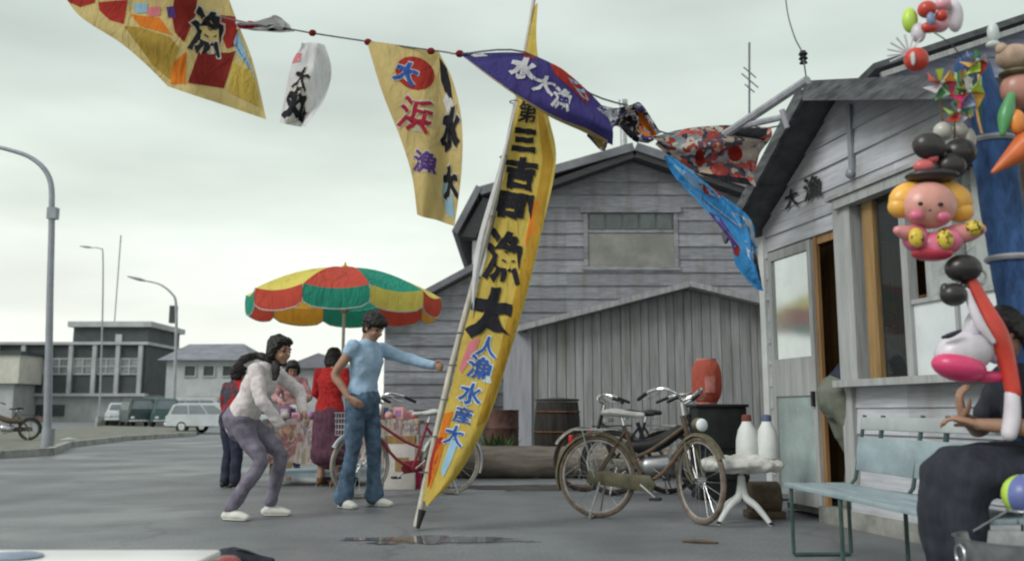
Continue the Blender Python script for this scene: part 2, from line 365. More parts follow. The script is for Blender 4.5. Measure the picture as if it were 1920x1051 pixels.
M['house_board'] = weathered('house_board', (.28, .287, .31), .22)
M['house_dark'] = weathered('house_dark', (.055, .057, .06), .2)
per_board(M['house_board'], 'Z', .325, 0, .24)
M['roof_far'] = weathered('roof_far', (.19, .195, .21), .2, (1, 6, 1))
M['store_board'] = weathered('store_board', (.32, .33, .325), .17, (7, 7, .5), 2.4)
per_board(M['store_board'], 'X', .17, 0, .13)
M['store_side'] = weathered('store_side', (.34, .345, .37), .15, (5, 5, .5))
M['store_roof'] = weathered('store_roof', (.36, .36, .36), .2, (6, 1, 1))
M['shed_board'] = weathered('shed_board', (.49, .505, .535), .17, (.9, .9, 10), 2)
per_board(M['shed_board'], 'Z', .19, .12, .16)
M['shed_roof'] = weathered('shed_roof', (.10, .105, .11), .22, (3, 3, 6))
M['shed_white'] = mat('shed_white', (.62, .64, .62), .6, .08, 5)
M['shed_frame'] = weathered('shed_frame', (.37, .38, .37), .15, (9, 9, .8))
M['brown_wood'] = weathered('brown_wood', (.33, .185, .08), .25, (9, 9, .7), 2, rough=.6)
M['ochre_wood'] = weathered('ochre_wood', (.34, .21, .085), .25, (9, 9, .7), 2, rough=.55)
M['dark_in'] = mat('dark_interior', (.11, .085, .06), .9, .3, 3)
M['white_panel'] = mat('white_panel', (.66, .70, .71), .5, .07, 2)
M['curtain'] = cloth('curtain', (.62, .66, .64))
M['ply'] = weathered('ply', (.24, .24, .22), .2, (1, 1, 1), 1.5)
M['glass'] = glass('window_glass', (.30, .36, .37), .08, .8)
M['glassdoor'] = mat('glass_door', (.62, .66, .66), .10, .08, 2, bump=.02, spec=1.0, metal=.75)
M['concrete'] = mat('concrete', (.26, .265, .24), .85, .25, 4, bump=.4)
M['steel'] = mat('steel', (.45, .46, .47), .35, .15, 12, metal=.8, bump=.08)
M['chrome'] = mat('chrome', (.72, .73, .72), .18, .1, 10, metal=1, bump=.03)
M['rust'] = mat('rust', (.17, .085, .045), .8, .3, 18, metal=.2, bump=.5)
M['black'] = mat('black_paint', (.02, .02, .022), .45, .1, 8)
M['lamp_grey'] = mat('lamp_grey', (.30, .32, .35), .5, .1, 3, metal=.3)
M['lamp_far'] = mat('lamp_far', (.34, .37, .38), .6, .1, 3)
M['rope'] = mat('rope', (.16, .17, .18), .9, .2, 30)
# ================================================================ GROUND
g = MB(); N = 60
xs = [-1500, -600, -200, -90] + [-60 + 4 * i for i in range(31)] + [90, 200, 600, 1500]; ys = [-30, -10] + [-6 + 2 * i for i in range(34)] + [80, 120, 300, 900, 2500]
vs = [(x, y, 0) for y in ys for x in xs]; nx = len(xs)
g.add(vs, [(j * nx + i, j * nx + i + 1, (j + 1) * nx + i + 1, (j + 1) * nx + i) for j in range(len(ys) - 1) for i in range(nx - 1)])
struct('ground', g, M['asphalt'])
def blob_sheet(pxs, z, sub=6):
    pts = [G(*p) for p in pxs]; c = catmull([tuple(p) for p in pts + pts[:1]], sub)[:-1]
    m = MB(); m.add([(p[0], p[1], z) for p in c], [tuple(range(len(c)))]); return m
def puddle_mat(name, c, a, b):
    m = mat(name, (.13, .135, .14), .04, .05, 2, bump=.02, spec=.7).copy(); t = m.node_tree; L = t.links.new; bs = t.nodes['Principled BSDF']
    def n(ty, **k):
        q = t.nodes.new(ty)
        for x, y in k.items(): setattr(q, x, y)
        return q
    tcn = n('ShaderNodeTexCoord'); mp_ = n('ShaderNodeMapping'); mp_.vector_type = 'POINT'; mp_.inputs['Scale'].default_value = (1 / a, 1 / b, 1); mp_.inputs['Location'].default_value = (-c.x / a, -c.y / b, 0)
    L(tcn.outputs['Object'], mp_.inputs[0]); ln = n('ShaderNodeVectorMath', operation='LENGTH'); L(mp_.outputs[0], ln.inputs[0])
    nz_ = n('ShaderNodeTexNoise'); nz_.inputs['Scale'].default_value = 3.2; nz_.inputs['Detail'].default_value = 5; ms_ = n('ShaderNodeMapping'); ms_.inputs['Scale'].default_value = (1, 2.6, 1); L(tcn.outputs['Object'], ms_.inputs[0]); L(ms_.outputs[0], nz_.inputs[0])
    ad = n('ShaderNodeMath', operation='MULTIPLY_ADD'); L(nz_.outputs[0], ad.inputs[0]); ad.inputs[1].default_value = 2.0; L(ln.outputs['Value'], ad.inputs[2])
    mr = n('ShaderNodeMapRange'); mr.inputs[1].default_value = 1.62; mr.inputs[2].default_value = 1.78; mr.inputs[3].default_value = 1; mr.inputs[4].default_value = 0; L(ad.outputs[0], mr.inputs[0]); L(mr.outputs[0], bs.inputs['Alpha'])
    return m
for k, (px_, py_, wx, wy) in enumerate(((815, 1012, .80, .22), (1010, 914, 1.5, .5))):
    c = G(px_, py_); m = MB(); m.add([(c.x - wx, c.y - wy, .005), (c.x + wx, c.y - wy, .005), (c.x + wx, c.y + wy, .005), (c.x - wx, c.y + wy, .005)], [(0, 1, 2, 3)])
    struct('puddle', m, puddle_mat('puddle_water_%d' % k, c, wx, wy))
# verge and kerb on the left
vp = [(-500, 862), (0, 858), (97, 852), (130, 838), (230, 826), (365, 817), (380, 806), (200, 801), (60, 812), (-500, 825)]
pv = [G(*p) for p in vp]; m = MB(); m.prism([(p.x, p.y, 0) for p in pv], (0, 0, .1)); struct('verge', m, M['verge'])
m = MB()
for a, b in zip(pv[:5], pv[1:6]): m.bar((a.x, a.y - .08, .07), (b.x, b.y - .08, .07), .16, .14)
struct('kerb', m, M['kerb'])
m = MB()
for a, b in [((180, 799), (420, 796))]:
    a, b = G(*a), G(*b); m.bar((a.x, a.y, .3), (b.x, b.y, .3), .3, .6)
tag(m.build('low_wall', M['kerb']), 'low grey concrete wall across the far car park', 'wall')
# ================================================================ clapboard helper
def extent(poly, z):
    xsn = []
    n = len(poly)
    for i in range(n):
        (x0, z0), (x1, z1) = poly[i], poly[(i + 1) % n]
        if (z0 - z) * (z1 - z) <= 0 and abs(z1 - z0) > 1e-6: xsn.append(x0 + (x1 - x0) * (z - z0) / (z1 - z0))
    return (min(xsn), max(xsn)) if xsn else None
def boards(mb, poly, rowh, t, openings=(), y=0, gap=True):
    z0 = min(p[1] for p in poly); z1 = max(p[1] for p in poly); rows = []; z = z0
    while z < z1 - 1e-4: rows.append((z, min(z + rowh, z1))); z += rowh
    for ri, (a, b) in enumerate(rows):
        cuts = sorted({a, b} | {q for o in openings for q in (o[1], o[3]) if a + 1e-4 < q < b - 1e-4} | {p[1] for p in poly if a + 1e-4 < p[1] < b - 1e-4})
        for c, d in zip(cuts, cuts[1:]):
            ea, eb = extent(poly, c + 1e-5), extent(poly, d - 1e-5)
            if not ea or not eb: continue
            segs = [(ea[0], ea[1], eb[0], eb[1])]
            for o in openings:
                if o[1] < (c + d) / 2 < o[3]:
                    ns = []
                    for s in segs:
                        if o[0] > s[0] or o[0] > s[2]: ns.append((s[0], min(s[1], o[0]), s[2], min(s[3], o[0])))
                        if o[2] < s[1] or o[2] < s[3]: ns.append((max(s[0], o[2]), s[1], max(s[2], o[2]), s[3]))
                    segs = [s for s in ns if s[1] - s[0] > .005 or s[3] - s[2] > .005]
            ta = t * (1 - .8 * (c - a) / rowh); tb = t * (1 - .8 * (d - a) / rowh)
            for l0, r0, l1, r1 in segs:
                w = random.uniform(-.003, .003)
                mb.add([(l0, y - ta + w, c), (r0, y - ta + w, c), (r1, y - tb + w, d), (l1, y - tb + w, d), (l0, y + .02, c), (r0, y + .02, c), (r1, y + .02, d), (l1, y + .02, d)],
                       [(0, 1, 2, 3), (4, 7, 6, 5), (0, 4, 5, 1), (3, 2, 6, 7), (0, 3, 7, 4), (1, 5, 6, 2)])
# ================================================================ BIG WOODEN HOUSE
D = 22
house = thing('wooden_house', 'large grey clapboard house with a gable and boarded upper window behind the tall banner', 'house', (4, D, 0))
def pz(px, py, D=22): p = P(px, py, D); return (p.x - 4, p.z)
A_, Bk, Ev = pz(1185, 293), pz(922, 386), pz(888, 452)
Br = pz(903, 374)
R1, R2 = pz(1400, 365), pz(1640, 480)
poly = [(Ev[0], 0), (R2[0], 0), R2, R1, A_, Bk, Ev]
wm = MB(); wl, wb, wr, wt = pz(1095, 400)[0], pz(1100, 500)[1], pz(1268, 400)[0], pz(1100, 398)[1]
boards(wm, poly, .325, .045, [(wl, wb, wr, wt)]); wall = wm.build('wall', M['house_board'], house, smooth=False)
m = MB(); m.prism([(x, .03, z) for x, z in poly], (0, 7, 0)); m.build('side_wall', M['store_side'], house, smooth=False)
rm = MB()
def slab(mb, p, q, y0, y1, th):
    (x0, z0), (x1, z1) = p, q; dx, dz = x1 - x0, z1 - z0; L = math.hypot(dx, dz); nx_, nz_ = -dz / L * th, dx / L * th
    if nz_ < 0: nx_, nz_ = -nx_, -nz_
    mb.prism([(x0, y0, z0), (x1, y0, z1), (x1 + nx_, y0, z1 + nz_), (x0 + nx_, y0, z0 + nz_)], (0, y1 - y0, 0))
Ev2 = pz(858, 440)
slab(rm, Br, (A_[0], A_[1] - .0), -.55, 7.3, .2); slab(rm, A_, R1, -.56, 7.3, .2); slab(rm, R1, R2, -.55, 7.3, .2)
slab(rm, pz(860, 446), (Br[0] + .02, Br[1] + .16), -.57, 7.28, .15)
rm.build('roof', M['roof_far'], house, smooth=False)
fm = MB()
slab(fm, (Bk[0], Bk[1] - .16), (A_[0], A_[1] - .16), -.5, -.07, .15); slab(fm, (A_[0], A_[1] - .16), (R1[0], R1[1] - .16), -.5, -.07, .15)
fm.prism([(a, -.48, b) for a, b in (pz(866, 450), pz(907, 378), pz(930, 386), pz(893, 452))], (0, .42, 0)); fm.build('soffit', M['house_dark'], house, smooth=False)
cm = MB(); c = pz(1176, 200); cm.loft([(c[0], .8, 6.6), (c[0], .8, pz(1176, 172)[1])], .09, n=12, round_=False); cm.loft([(c[0], .8, pz(1176, 176)[1]), (c[0], .8, pz(1176, 168)[1])], .12, n=12, round_=False)
cm.build('chimney', M['steel'], house)
m = MB(); q0_, q1_ = pz(889, 0)[0], pz(915, 0)[0]; m.b2((q0_, -.09, 0), (q1_, -.05, Ev[1])); m.build('corner_board', M['shed_white'], house, smooth=False)
win = MB(); sx = (wr - wl)
for a, b in (((wl - .1, -.10, wt - .02), (wr + .1, .02, wt + .13)), ((wl - .06, -.08, wb - .09), (wr + .06, .02, wb - .01)), ((wl - .02, -.06, wb), (wl + .08, .03, wt - .03)), ((wr - .08, -.06, wb), (wr + .02, .03, wt - .03)), ((wl + .08, -.05, wt - .52), (wr - .08, .02, wt - .45))): win.b2(a, b)
wo = win.build('window', M['house_board'], house, smooth=False)
m = MB(); m.b2((wl + .08, -.03, wb), (wr - .08, .02, wt - .53)); m.build('board_panel', M['ply'], wo, smooth=False)
m = MB()
for i in range(5):
    a = wl + .1 + i * (sx - .2) / 5
    m.b2((a + .04, -.035, wt - .43), (a + (sx - .2) / 5 - .03, .0, wt - .05))
m.build('pane', mat('dim_pane', (.07, .09, .09), .25, .3, 1.2, spec=.8), wo, smooth=False)
# left lower wing
wing = thing('clapboard_annex', 'lower clapboard annex with a single sloping roof left of the big house', 'building', (P(800, 600, 21.5).x, 21.5, 0))
def p2(px, py): p = P(px, py, 21.5); return (p.x - wing.location.x, p.z)
m = MB(); wp = [(p2(722, 600)[0], 0), (p2(892, 600)[0], 0), p2(892, 512), p2(722, 602)]; boards(m, wp, .3, .045); m.build('wall', M['house_board'], wing, smooth=False)
m = MB(); m.prism([(x, .04, z - .02) for x, z in wp], (0, .4, 0)); m.build('back_wall', M['house_dark'], wing, smooth=False)
m = MB(); slab(m, p2(700, 612), p2(893, 508), -.4, .44, .14); m.build('roof', M['roof_far'], wing, smooth=False)
# storage building
st = thing('storage_shed', 'windowless storage shed of vertical weathered boards with a shallow gable roof behind the bicycles', 'shed', (P(1200, 600, 17).x, 17, 0))
def p3(px, py): p = P(px, py, 17); return (p.x - st.location.x, p.z)
sl0, sap, sr0 = p3(995, 618), p3(1287, 543), p3(1600, 618)
m = MB(); x = sl0[0]
while x < sr0[0]:
    w_ = random.uniform(.13, .2); x1 = min(x + w_ - .012, sr0[0]); dy = random.uniform(0, .025)
    zt = lambda q: sl0[1] + (sap[1] - sl0[1]) * (1 - abs(q - sap[0]) / (sap[0] - sl0[0])) if q < sap[0] else sap[1] - (sap[1] - sr0[1]) * (q - sap[0]) / (sr0[0] - sap[0])
    m.add([(x, -.03 - dy, 0), (x1, -.03 - dy, 0), (x1, -.03 - dy, zt(x1)), (x, -.03 - dy, zt(x)), (x, 0, 0), (x1, 0, 0), (x1, 0, zt(x1)), (x, 0, zt(x))], [(0, 1, 2, 3), (4, 7, 6, 5), (0, 4, 5, 1), (3, 2, 6, 7), (0, 3, 7, 4), (1, 5, 6, 2)])
    x += w_
m.build('wall', M['store_board'], st, smooth=False)
m = MB(); m.prism([(sl0[0], .005, 0), (sr0[0], .005, 0), (sr0[0], .005, sr0[1]), (sap[0], .005, sap[1]), (sl0[0], .005, sl0[1])], (0, 4, 0)); m.build('side_wall', M['house_dark'], st, smooth=False)
m = MB(); x0 = p3(945, 0)[0]; m.b2((x0, -.05, 0), (sl0[0] - .01, .2, sl0[1] - .05)); m.b2((sl0[0] - .07, -.09, 0), (sl0[0] + .01, -.055, sl0[1])); m.build('corner_panel', M['store_side'], st, smooth=False)
m = MB(); slab(m, (sl0[0] - .25, sl0[1] - .06), (sap[0], sap[1] + .01), -.4, 4.2, .1); slab(m, (sap[0], sap[1] + .01), (sr0[0] + .2, sr0[1] - .05), -.41, 4.2, .1); m.build('roof', M['store_roof'], st, smooth=False)
# house beyond the shop on the right
ob = thing('tall_house', 'taller blue grey house rising behind the shop roof at the right edge', 'house', (P(1800, 300, 11.5).x, 11.5, 0))
def p4(px, py): p = P(px, py, 11.5); return (p.x - ob.location.x, p.z)
q0, q1 = p4(1640, 140), p4(2100, -12)
m = MB(); pl = [(q0[0] + .2, 0), (q1[0], 0), q1, (q0[0] + .2, q0[1])]; boards(m, pl, .5, .03); m.prism([(a, .03, b) for a, b in pl], (0, 3, 0)); m.build('wall', mat('blue_grey_board', (.34, .36, .47), .8, .15, 2, stretch=(1, 1, 8)), ob, smooth=False)
m = MB(); slab(m, (q0[0] - .1, q0[1] - .03), (q1[0], q1[1]), -.28, 3.2, .08); m.build('roof', M['shed_roof'], ob, smooth=False)
m = MB(); slab(m, (q0[0], q0[1] - .13), (q1[0], q1[1] - .12), -.26, -.2, .07); m.build('gutter', M['shed_frame'], ob, smooth=False)
# ================================================================ SHOP SHED
SO = Vector((2.29, 8.1, 0)); SR = math.atan2(-.977, .2127)
shop = thing('wooden_shop', 'small grey clapboard shop with a low gable, open doorway and wide window on the right', 'shop', SO, SR)
SMt = Matrix.Translation(SO) @ Matrix.Rotation(SR, 4, 'Z'); SMi = SMt.inverted()
def W(px, py, off=0):
    o = SMi @ Vector((0, 0, CAMH)); d = SMi.to_3x3() @ ray(px, py); k = (-off - o.y) / d.y; p = o + d * k; return p.x, p.z
WL = 2.95; AP = 1.30; OV = .28; ZE = P(1384, 400, 7.95).z - .12; ZA = P(1532, 150, 6.8).z - .13; ZR = ZA - .34 * (WL - AP)
door = (0.06, W(1450, 470)[1], 0.06); dz = W(1500, 452)[1]
tD0, tD1, tO1 = W(1447, 600)[0], W(1531, 600)[0], W(1583, 600)[0]
tW0, tW1 = W(1592, 500)[0], W(1880, 500)[0]
zS, zT = W(1620, 712)[1], W(1600, 388)[1]
m = MB(); pl = [(0, .12), (WL, .12), (WL, ZR), (AP, ZA), (0, ZE)]
boards(m, pl, .19, .02, [(tD0, 0, tO1, dz), (tW0, zS, tW1, zT)]); m.build('wall', M['shed_board'], shop, smooth=False)
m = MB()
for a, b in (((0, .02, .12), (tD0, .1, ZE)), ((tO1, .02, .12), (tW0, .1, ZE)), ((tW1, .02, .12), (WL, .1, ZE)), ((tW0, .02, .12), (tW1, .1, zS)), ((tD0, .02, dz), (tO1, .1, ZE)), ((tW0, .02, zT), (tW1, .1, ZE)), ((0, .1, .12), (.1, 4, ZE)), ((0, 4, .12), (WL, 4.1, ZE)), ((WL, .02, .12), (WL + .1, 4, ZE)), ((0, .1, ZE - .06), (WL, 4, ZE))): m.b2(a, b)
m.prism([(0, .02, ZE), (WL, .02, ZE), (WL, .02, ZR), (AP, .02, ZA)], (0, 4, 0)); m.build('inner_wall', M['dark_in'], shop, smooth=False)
m = MB(); m.b2((-.03, -.05, 0), (tD0 - .01, .0, .12)); m.b2((tD1, -.06, 0), (WL, .06, .12)); m.b2((0, .12, .02), (WL, 4, .12)); m.build('plinth', M['concrete'], shop, smooth=False)
m = MB(); m.b2((-.05, -.04, 0), (.045, .03, 2.42)); m.build('corner_post', M['shed_white'], shop, smooth=False)
m = MB(); x0 = -.1; zz = lambda t: .04 + (ZE + (ZA - ZE) * t / AP if t < AP else ZA - .34 * (t - AP))
slab(m, (-.14, zz(-.14)), (AP, zz(AP)), -OV, 4.3, .05); slab(m, (AP, zz(AP)), (WL + .14, zz(WL + .14)), -OV - .01, 4.3, .05)
m.build('roof', M['shed_roof'], shop, smooth=False)
m = MB(); slab(m, (-.15, zz(-.15) - .06), (AP + .0, zz(AP) - .06), -OV - .04, -OV - .012, .115); slab(m, (AP, zz(AP) - .09), (WL + .15, zz(WL + .15) - .09), -OV - .043, -OV - .013, .15); m.build('bargeboard', mat('barge', (.11, .118, .125), .8, .3, 5, stretch=(1, 1, 5), bump=.4), shop, smooth=False)
m = MB(); vx_, vz_ = W(1598, 325, .03); m.bar((vx_, -.03, vz_), (vx_, -.03, ZA - .12), .025, .05); m.ball((vx_, -.05, vz_), (.04, .03, .04)); m.build('vent_pipe', M['lamp_grey'], shop)
# door: frame, glazed leaf, brown jamb
dl = thing('glazed_door', 'x', 'x', (0, 0, 0)); del dl['label']; del dl['category']; dl.parent = shop
m = MB(); fw = .055
for a, b in (((tD0 + .02, -.03, .1), (tD0 + .02 + fw, .03, dz - .02)), ((tD1 - fw, -.03, .1), (tD1, .03, dz - .02)), ((tD0 + .075, -.029, dz - .1), (tD1 - fw, .03, dz - .02)), ((tD0 + .075, -.029, .1), (tD1 - fw, .03, .2)), ((tD0 + .075, -.029, W(1480, 680)[1] - .28), (tD1 - fw, .03, W(1480, 672)[1]))): m.b2(a, b)
m.build('frame', M['shed_frame'], dl, smooth=False)
m = MB(); m.b2((tD0 + .075, -.01, W(1480, 672)[1]), (tD1 - fw, .01, dz - .1)); m.build('pane', M['glassdoor'], dl, smooth=False)
m = MB(); m.b2((tD0 + .075, -.011, .2), (tD1 - fw, .01, W(1480, 680)[1] - .28)); m.build('lower_panel', mat('frosted', (.33, .40, .39), .3, .15, 3, bump=.03), dl, smooth=False)
m = MB(); zk = W(1525, 745)[1]; m.b2((tD1 - .05, -.055, zk - .07), (tD1 - .02, -.031, zk + .05)); m.build('handle', M['black'], dl)
m = MB(); m.b2((tD1 + .0, .0, .12), (tD1 + .045, .03, dz)); m.b2((tD1 + .045, .01, dz - .07), (tO1, .04, dz)); m.b2((.101, .12, .13), (.13, 1.58, ZE - .1)); m.b2((.13, .3, .13), (tD1 + .02, .33, dz)); m.build('door_jamb', M['brown_wood'], shop, smooth=False)
m = MB(); m.b2((tO1 - .01, -.05, .3), (tW0 + .02, .0, zT + .05)); m.build('door_post', M['shed_frame'], shop, smooth=False)
# window
wf = MB()
for a, b in (((tW0 - .03, -.1, zT), (tW1 + .03, .02, zT + .07)), ((tW0 - .05, -.16, zS - .05), (tW1 + .05, .0, zS)), ((tW0, -.06, zS), (tW0 + .13, .06, zT))): wf.b2(a, b)
tp = [W(x, 550)[0] for x in (1626, 1646, 1700, 1712, 1760)]
wf.b2((tp[2], -.03, zS), (tp[3], .04, zT)); wo = wf.build('window', M['shed_frame'], shop, smooth=False)
m = MB(); m.b2((tp[0], -.01, zS), (tp[1], .03, zT)); m.build('window_post', M['ochre_wood'], wo, smooth=False)
m = MB(); m.b2((tp[3], -.0, zS), (tW1, .03, W(1740, 566)[1])); m.build('panel', M['white_panel'], wo, smooth=False)
m = MB(); z5 = W(1740, 566)[1]; m.b2((tp[3], -.02, z5), (tW1, .05, z5 + .03)); m.b2((tp[3] + .42, -.02, zS), (tp[3] + .45, .05, zT)); m.build('muntin', M['shed_frame'], wo, smooth=False)
m = MB(); n = 30
cvs = [(tp[3] + .01 + (tW1 - tp[3]) * i / n, .1 + .03 * math.sin(i * 1.9), z) for z in (z5 + .03, zT) for i in range(n + 1)]
m.add(cvs, [(i, i + 1, n + 2 + i, n + 1 + i) for i in range(n)]); m.build('curtain', M['curtain'], wo)
m = MB(); m.b2((tp[1], .015, zS), (tp[2], .02, zT)); m.build('pane', glass('clear_glass', (.1, .12, .12), .03, .12), wo, smooth=False)
m = MB()
for z in (zS + .3, zS + .62): m.b2((tW0 + .1, .5, z), (tW1, .75, z + .02))
for i in range(14): m.b2((tW0 + .2 + i * .09, .55, zS + .32), (tW0 + .26 + i * .09, .6, zS + .32 + random.uniform(.06, .2)))
m.build('shelf', M['brown_wood'], shop, smooth=False)
m = MB(); m.b2((0.2, 1.6, .12), (WL, 1.66, ZE - .1)); m.build('partition', M['brown_wood'], shop, smooth=False)
# painted name on the gable
m = MB()
for ch, cx, cy, w_, h_ in (('大', 1490, 372, 26, 36), ('漁', 1530, 352, 36, 46)):
    r, fs = glyph(ch, .03); c0 = W(cx, cy); a = W(cx - w_ / 2, cy); b = W(cx + w_ / 2, cy); sx_ = b[0] - a[0]; h2 = (W(cx, cy - h_ / 2)[1] - W(cx, cy + h_ / 2)[1])
    m.add([(c0[0] + x * sx_, -.034, c0[1] + y * h2) for x, y in brush(r)], fs)
m.build('lettering', M['black'], shop, smooth=False)
m = MB(); m.bar((tW0 - .1, -.06, zT + .09), (tW1 + .12, -.06, zT + .09), .12, .03); m.build('window_hood', M['shed_frame'], shop, smooth=False)
# ================================================================ FAR LEFT BUILDINGS
D = 82
ofc = thing('office_building', 'dark flat roofed two storey office building with white pilasters and a rooftop block', 'building', (P(160, 700, D).x, D, 0))
def p5(px, py, D=82): p = P(px, py, D); return (p.x - ofc.location.x, p.z)
M['off_dark'] = mat('office_dark', (.065, .075, .08), .7, .15, .6); M['off_white'] = mat('office_white', (.40, .42, .42), .7, .1, 1)
M['off_pane'] = mat('office_pane', (.20, .23, .235), .25, .3, .8, spec=.8); M['off_blind'] = mat('office_blind', (.55, .57, .56), .7, .1, 1)
x0, x1 = p5(-90, 0)[0], p5(312, 0)[0]; zt_ = p5(0, 646)[1]; zb = p5(0, 737)[1]
m = MB(); m.b2((x0, 0, zb), (x1, 14, zt_)); m.build('upper_wall', M['off_dark'], ofc, smooth=False)
m = MB(); m.b2((x0 + .3, .5, 0), (x1 - .3, 13.5, zb)); m.build('ground_floor_wall', M['off_white'], ofc, smooth=False)
m = MB(); m.b2((x0 - .4, -.4, zt_), (x1 + .3, 14.4, zt_ + .25)); m.b2((x0 - .2, -.3, zb - .25), (x1 + .2, .5, zb)); m.build('roof', M['off_white'], ofc, smooth=False)
cols = [50, 97, 140, 181, 223, 264, 304]
for a in cols:
    m = MB(); q = p5(a, 0)[0]; m.b2((q - .18, -.3, zb), (q + .18, 0, zt_)); m.build('pilaster', M['off_white'], ofc, smooth=False)
for i, (a, b) in enumerate(zip(cols, cols[1:])):
    xa, xb = p5(a + 5, 0)[0], p5(b - 4, 0)[0]; za, zb2 = p5(0, 701)[1], p5(0, 672)[1]
    m = MB()
    for q in (za, (za + zb2) / 2, zb2): m.b2((xa, -.12, q - .05), (xb, -.02, q + .05))
    for q in (xa, (xa + xb) / 2, xb): m.b2((q - .05, -.13, za), (q + .05, -.02, zb2))
    f = m.build('window', M['off_white'], ofc, smooth=False)
    m = MB(); m.b2((xa, -.05, za), (xb, -.01, zb2)); m.build('pane', M['off_blind'] if i == 1 else M['off_pane'], f, smooth=False)
xa, xb = p5(162, 0)[0], p5(298, 0)[0]; za = p5(0, 609)[1]
m = MB(); m.b2((xa, 2, zt_ + .25), (xb, 10, za)); m.build('rooftop_block', M['off_dark'], ofc, smooth=False)
m = MB(); m.b2((xa - .4, 1.6, za), (xb + .4, 10.4, za + .5)); m.build('rooftop_slab', M['off_white'], ofc, smooth=False)
m = MB(); q = p5(205, 633); m.b2((q[0] - .3, 1.93, q[1] - .3), (q[0] + .3, 2.0, q[1] + .5)); m.build('hatch', M['off_white'], ofc, smooth=False)
m = MB(); q = p5(301, 565); m.b2((q[0] - .3, 3, za + .5), (q[0] + .3, 3.6, q[1])); m.build('chimney', M['off_dark'], ofc, smooth=False)
m = MB(); q = p5(190, 425); m.tube([(q[0], 4, za), (q[0] + .1, 4, q[1])], .06, 6); m.build('mast', M['lamp_far'], ofc)
m = MB(); m.b2((p5(60, 0)[0], .3, .5), (p5(170, 0)[0], .45, zb - 1)); m.build('ground_floor_window', M['off_dark'], ofc, smooth=False)
bb = thing('beige_annex', 'beige boxy annex at the left edge of the office building', 'building', (P(10, 700, 78).x, 78, 0))
m = MB(); a, b = P(-120, 718, 78), P(38, 664, 78); ax = bb.location.x; m.b2((a.x - ax, 0, a.z), (b.x - ax, 6, b.z)); m.build('upper_wall', mat('beige', (.55, .54, .47), .7, .08, 1), bb, smooth=False)
m = MB(); m.b2((a.x - ax, .5, 0), (b.x - ax - .6, 5.5, a.z)); m.build('lower_wall', M['off_white'], bb, smooth=False)
m = MB(); m.b2((a.x - ax, -.2, b.z), (b.x - ax + .2, 6.2, b.z + .3)); m.build('roof', M['off_dark'], bb, smooth=False)
wh = thing('white_house', 'white two storey house with a wide grey hipped roof right of the office building', 'house', (P(385, 700, 75).x, 75, 0))
def p6(px, py): p = P(px, py, 75); return (p.x - wh.location.x, p.z)
a, b = p6(313, 675), p6(462, 675); m = MB(); m.b2((a[0], 0, 0), (b[0] + 4, 9, a[1])); m.build('wall', mat('off_white_wall', (.42, .44, .44), .7, .08, 1), wh, smooth=False)
r0, r1 = p6(322, 645), p6(430, 644); m = MB()
e0, e1 = (a[0] - .6, a[1]), (b[0] + .6, b[1]); m.add([(e0[0], -.6, e0[1]), (e1[0], -.6, e1[1]), (e1[0], 9.6, e1[1]), (e0[0], 9.6, e0[1]), (r0[0], 4, r0[1] + .3), (r1[0], 4, r1[1] + .3)], [(0, 1, 5, 4), (1, 2, 5), (2, 3, 4, 5), (3, 0, 4), (0, 3, 2, 1)]); m.build('roof', mat('far_roof', (.22, .23, .26), .8, .15, 1), wh, smooth=False)
for px in (357, 392, 428):
    p, q = p6(px - 10, 704), p6(px + 10, 686); m = MB()
    for s_, e_ in (((p[0] - .1, -.12, p[1] - .1), (q[0] + .1, -.0, p[1])), ((p[0] - .1, -.12, q[1]), (q[0] + .1, -.0, q[1] + .1)), ((p[0] - .1, -.12, p[1]), (p[0], 0, q[1])), ((q[0], -.12, p[1]), (q[0] + .1, 0, q[1]))): m.b2(s_, e_)
    f = m.build('window', M['off_white'], wh, smooth=False); m = MB(); m.b2((p[0], -.05, p[1]), (q[0], -.01, q[1])); m.build('pane', M['off_dark'], f, smooth=False)
p, q = p6(345, 735), p6(372, 727); m = MB(); m.b2((a[0] + 1, -1.2, q[1] - .8), (b[0] + 3, 0, q[1] - .65)); m.build('canopy', M['off_white'], wh, smooth=False)
lh = thing('low_house', 'low dark roofed house far behind the parasol pole', 'house', (P(590, 700, 60).x, 60, 0))
m = MB(); a, b = P(545, 690, 60), P(640, 690, 60); ax = lh.location.x; m.b2((a.x - ax, 0, 0), (b.x - ax, 6, a.z)); m.build('wall', M['off_white'], lh, smooth=False)
m = MB(); c = P(600, 662, 60); m.prism([(a.x - ax - .6, -.5, a.z), (b.x - ax + .6, -.5, a.z), (c.x - ax, -.5, c.z)], (0, 7, 0)); m.build('roof', mat('far_roof', (.22, .23, .26)), lh, smooth=False)
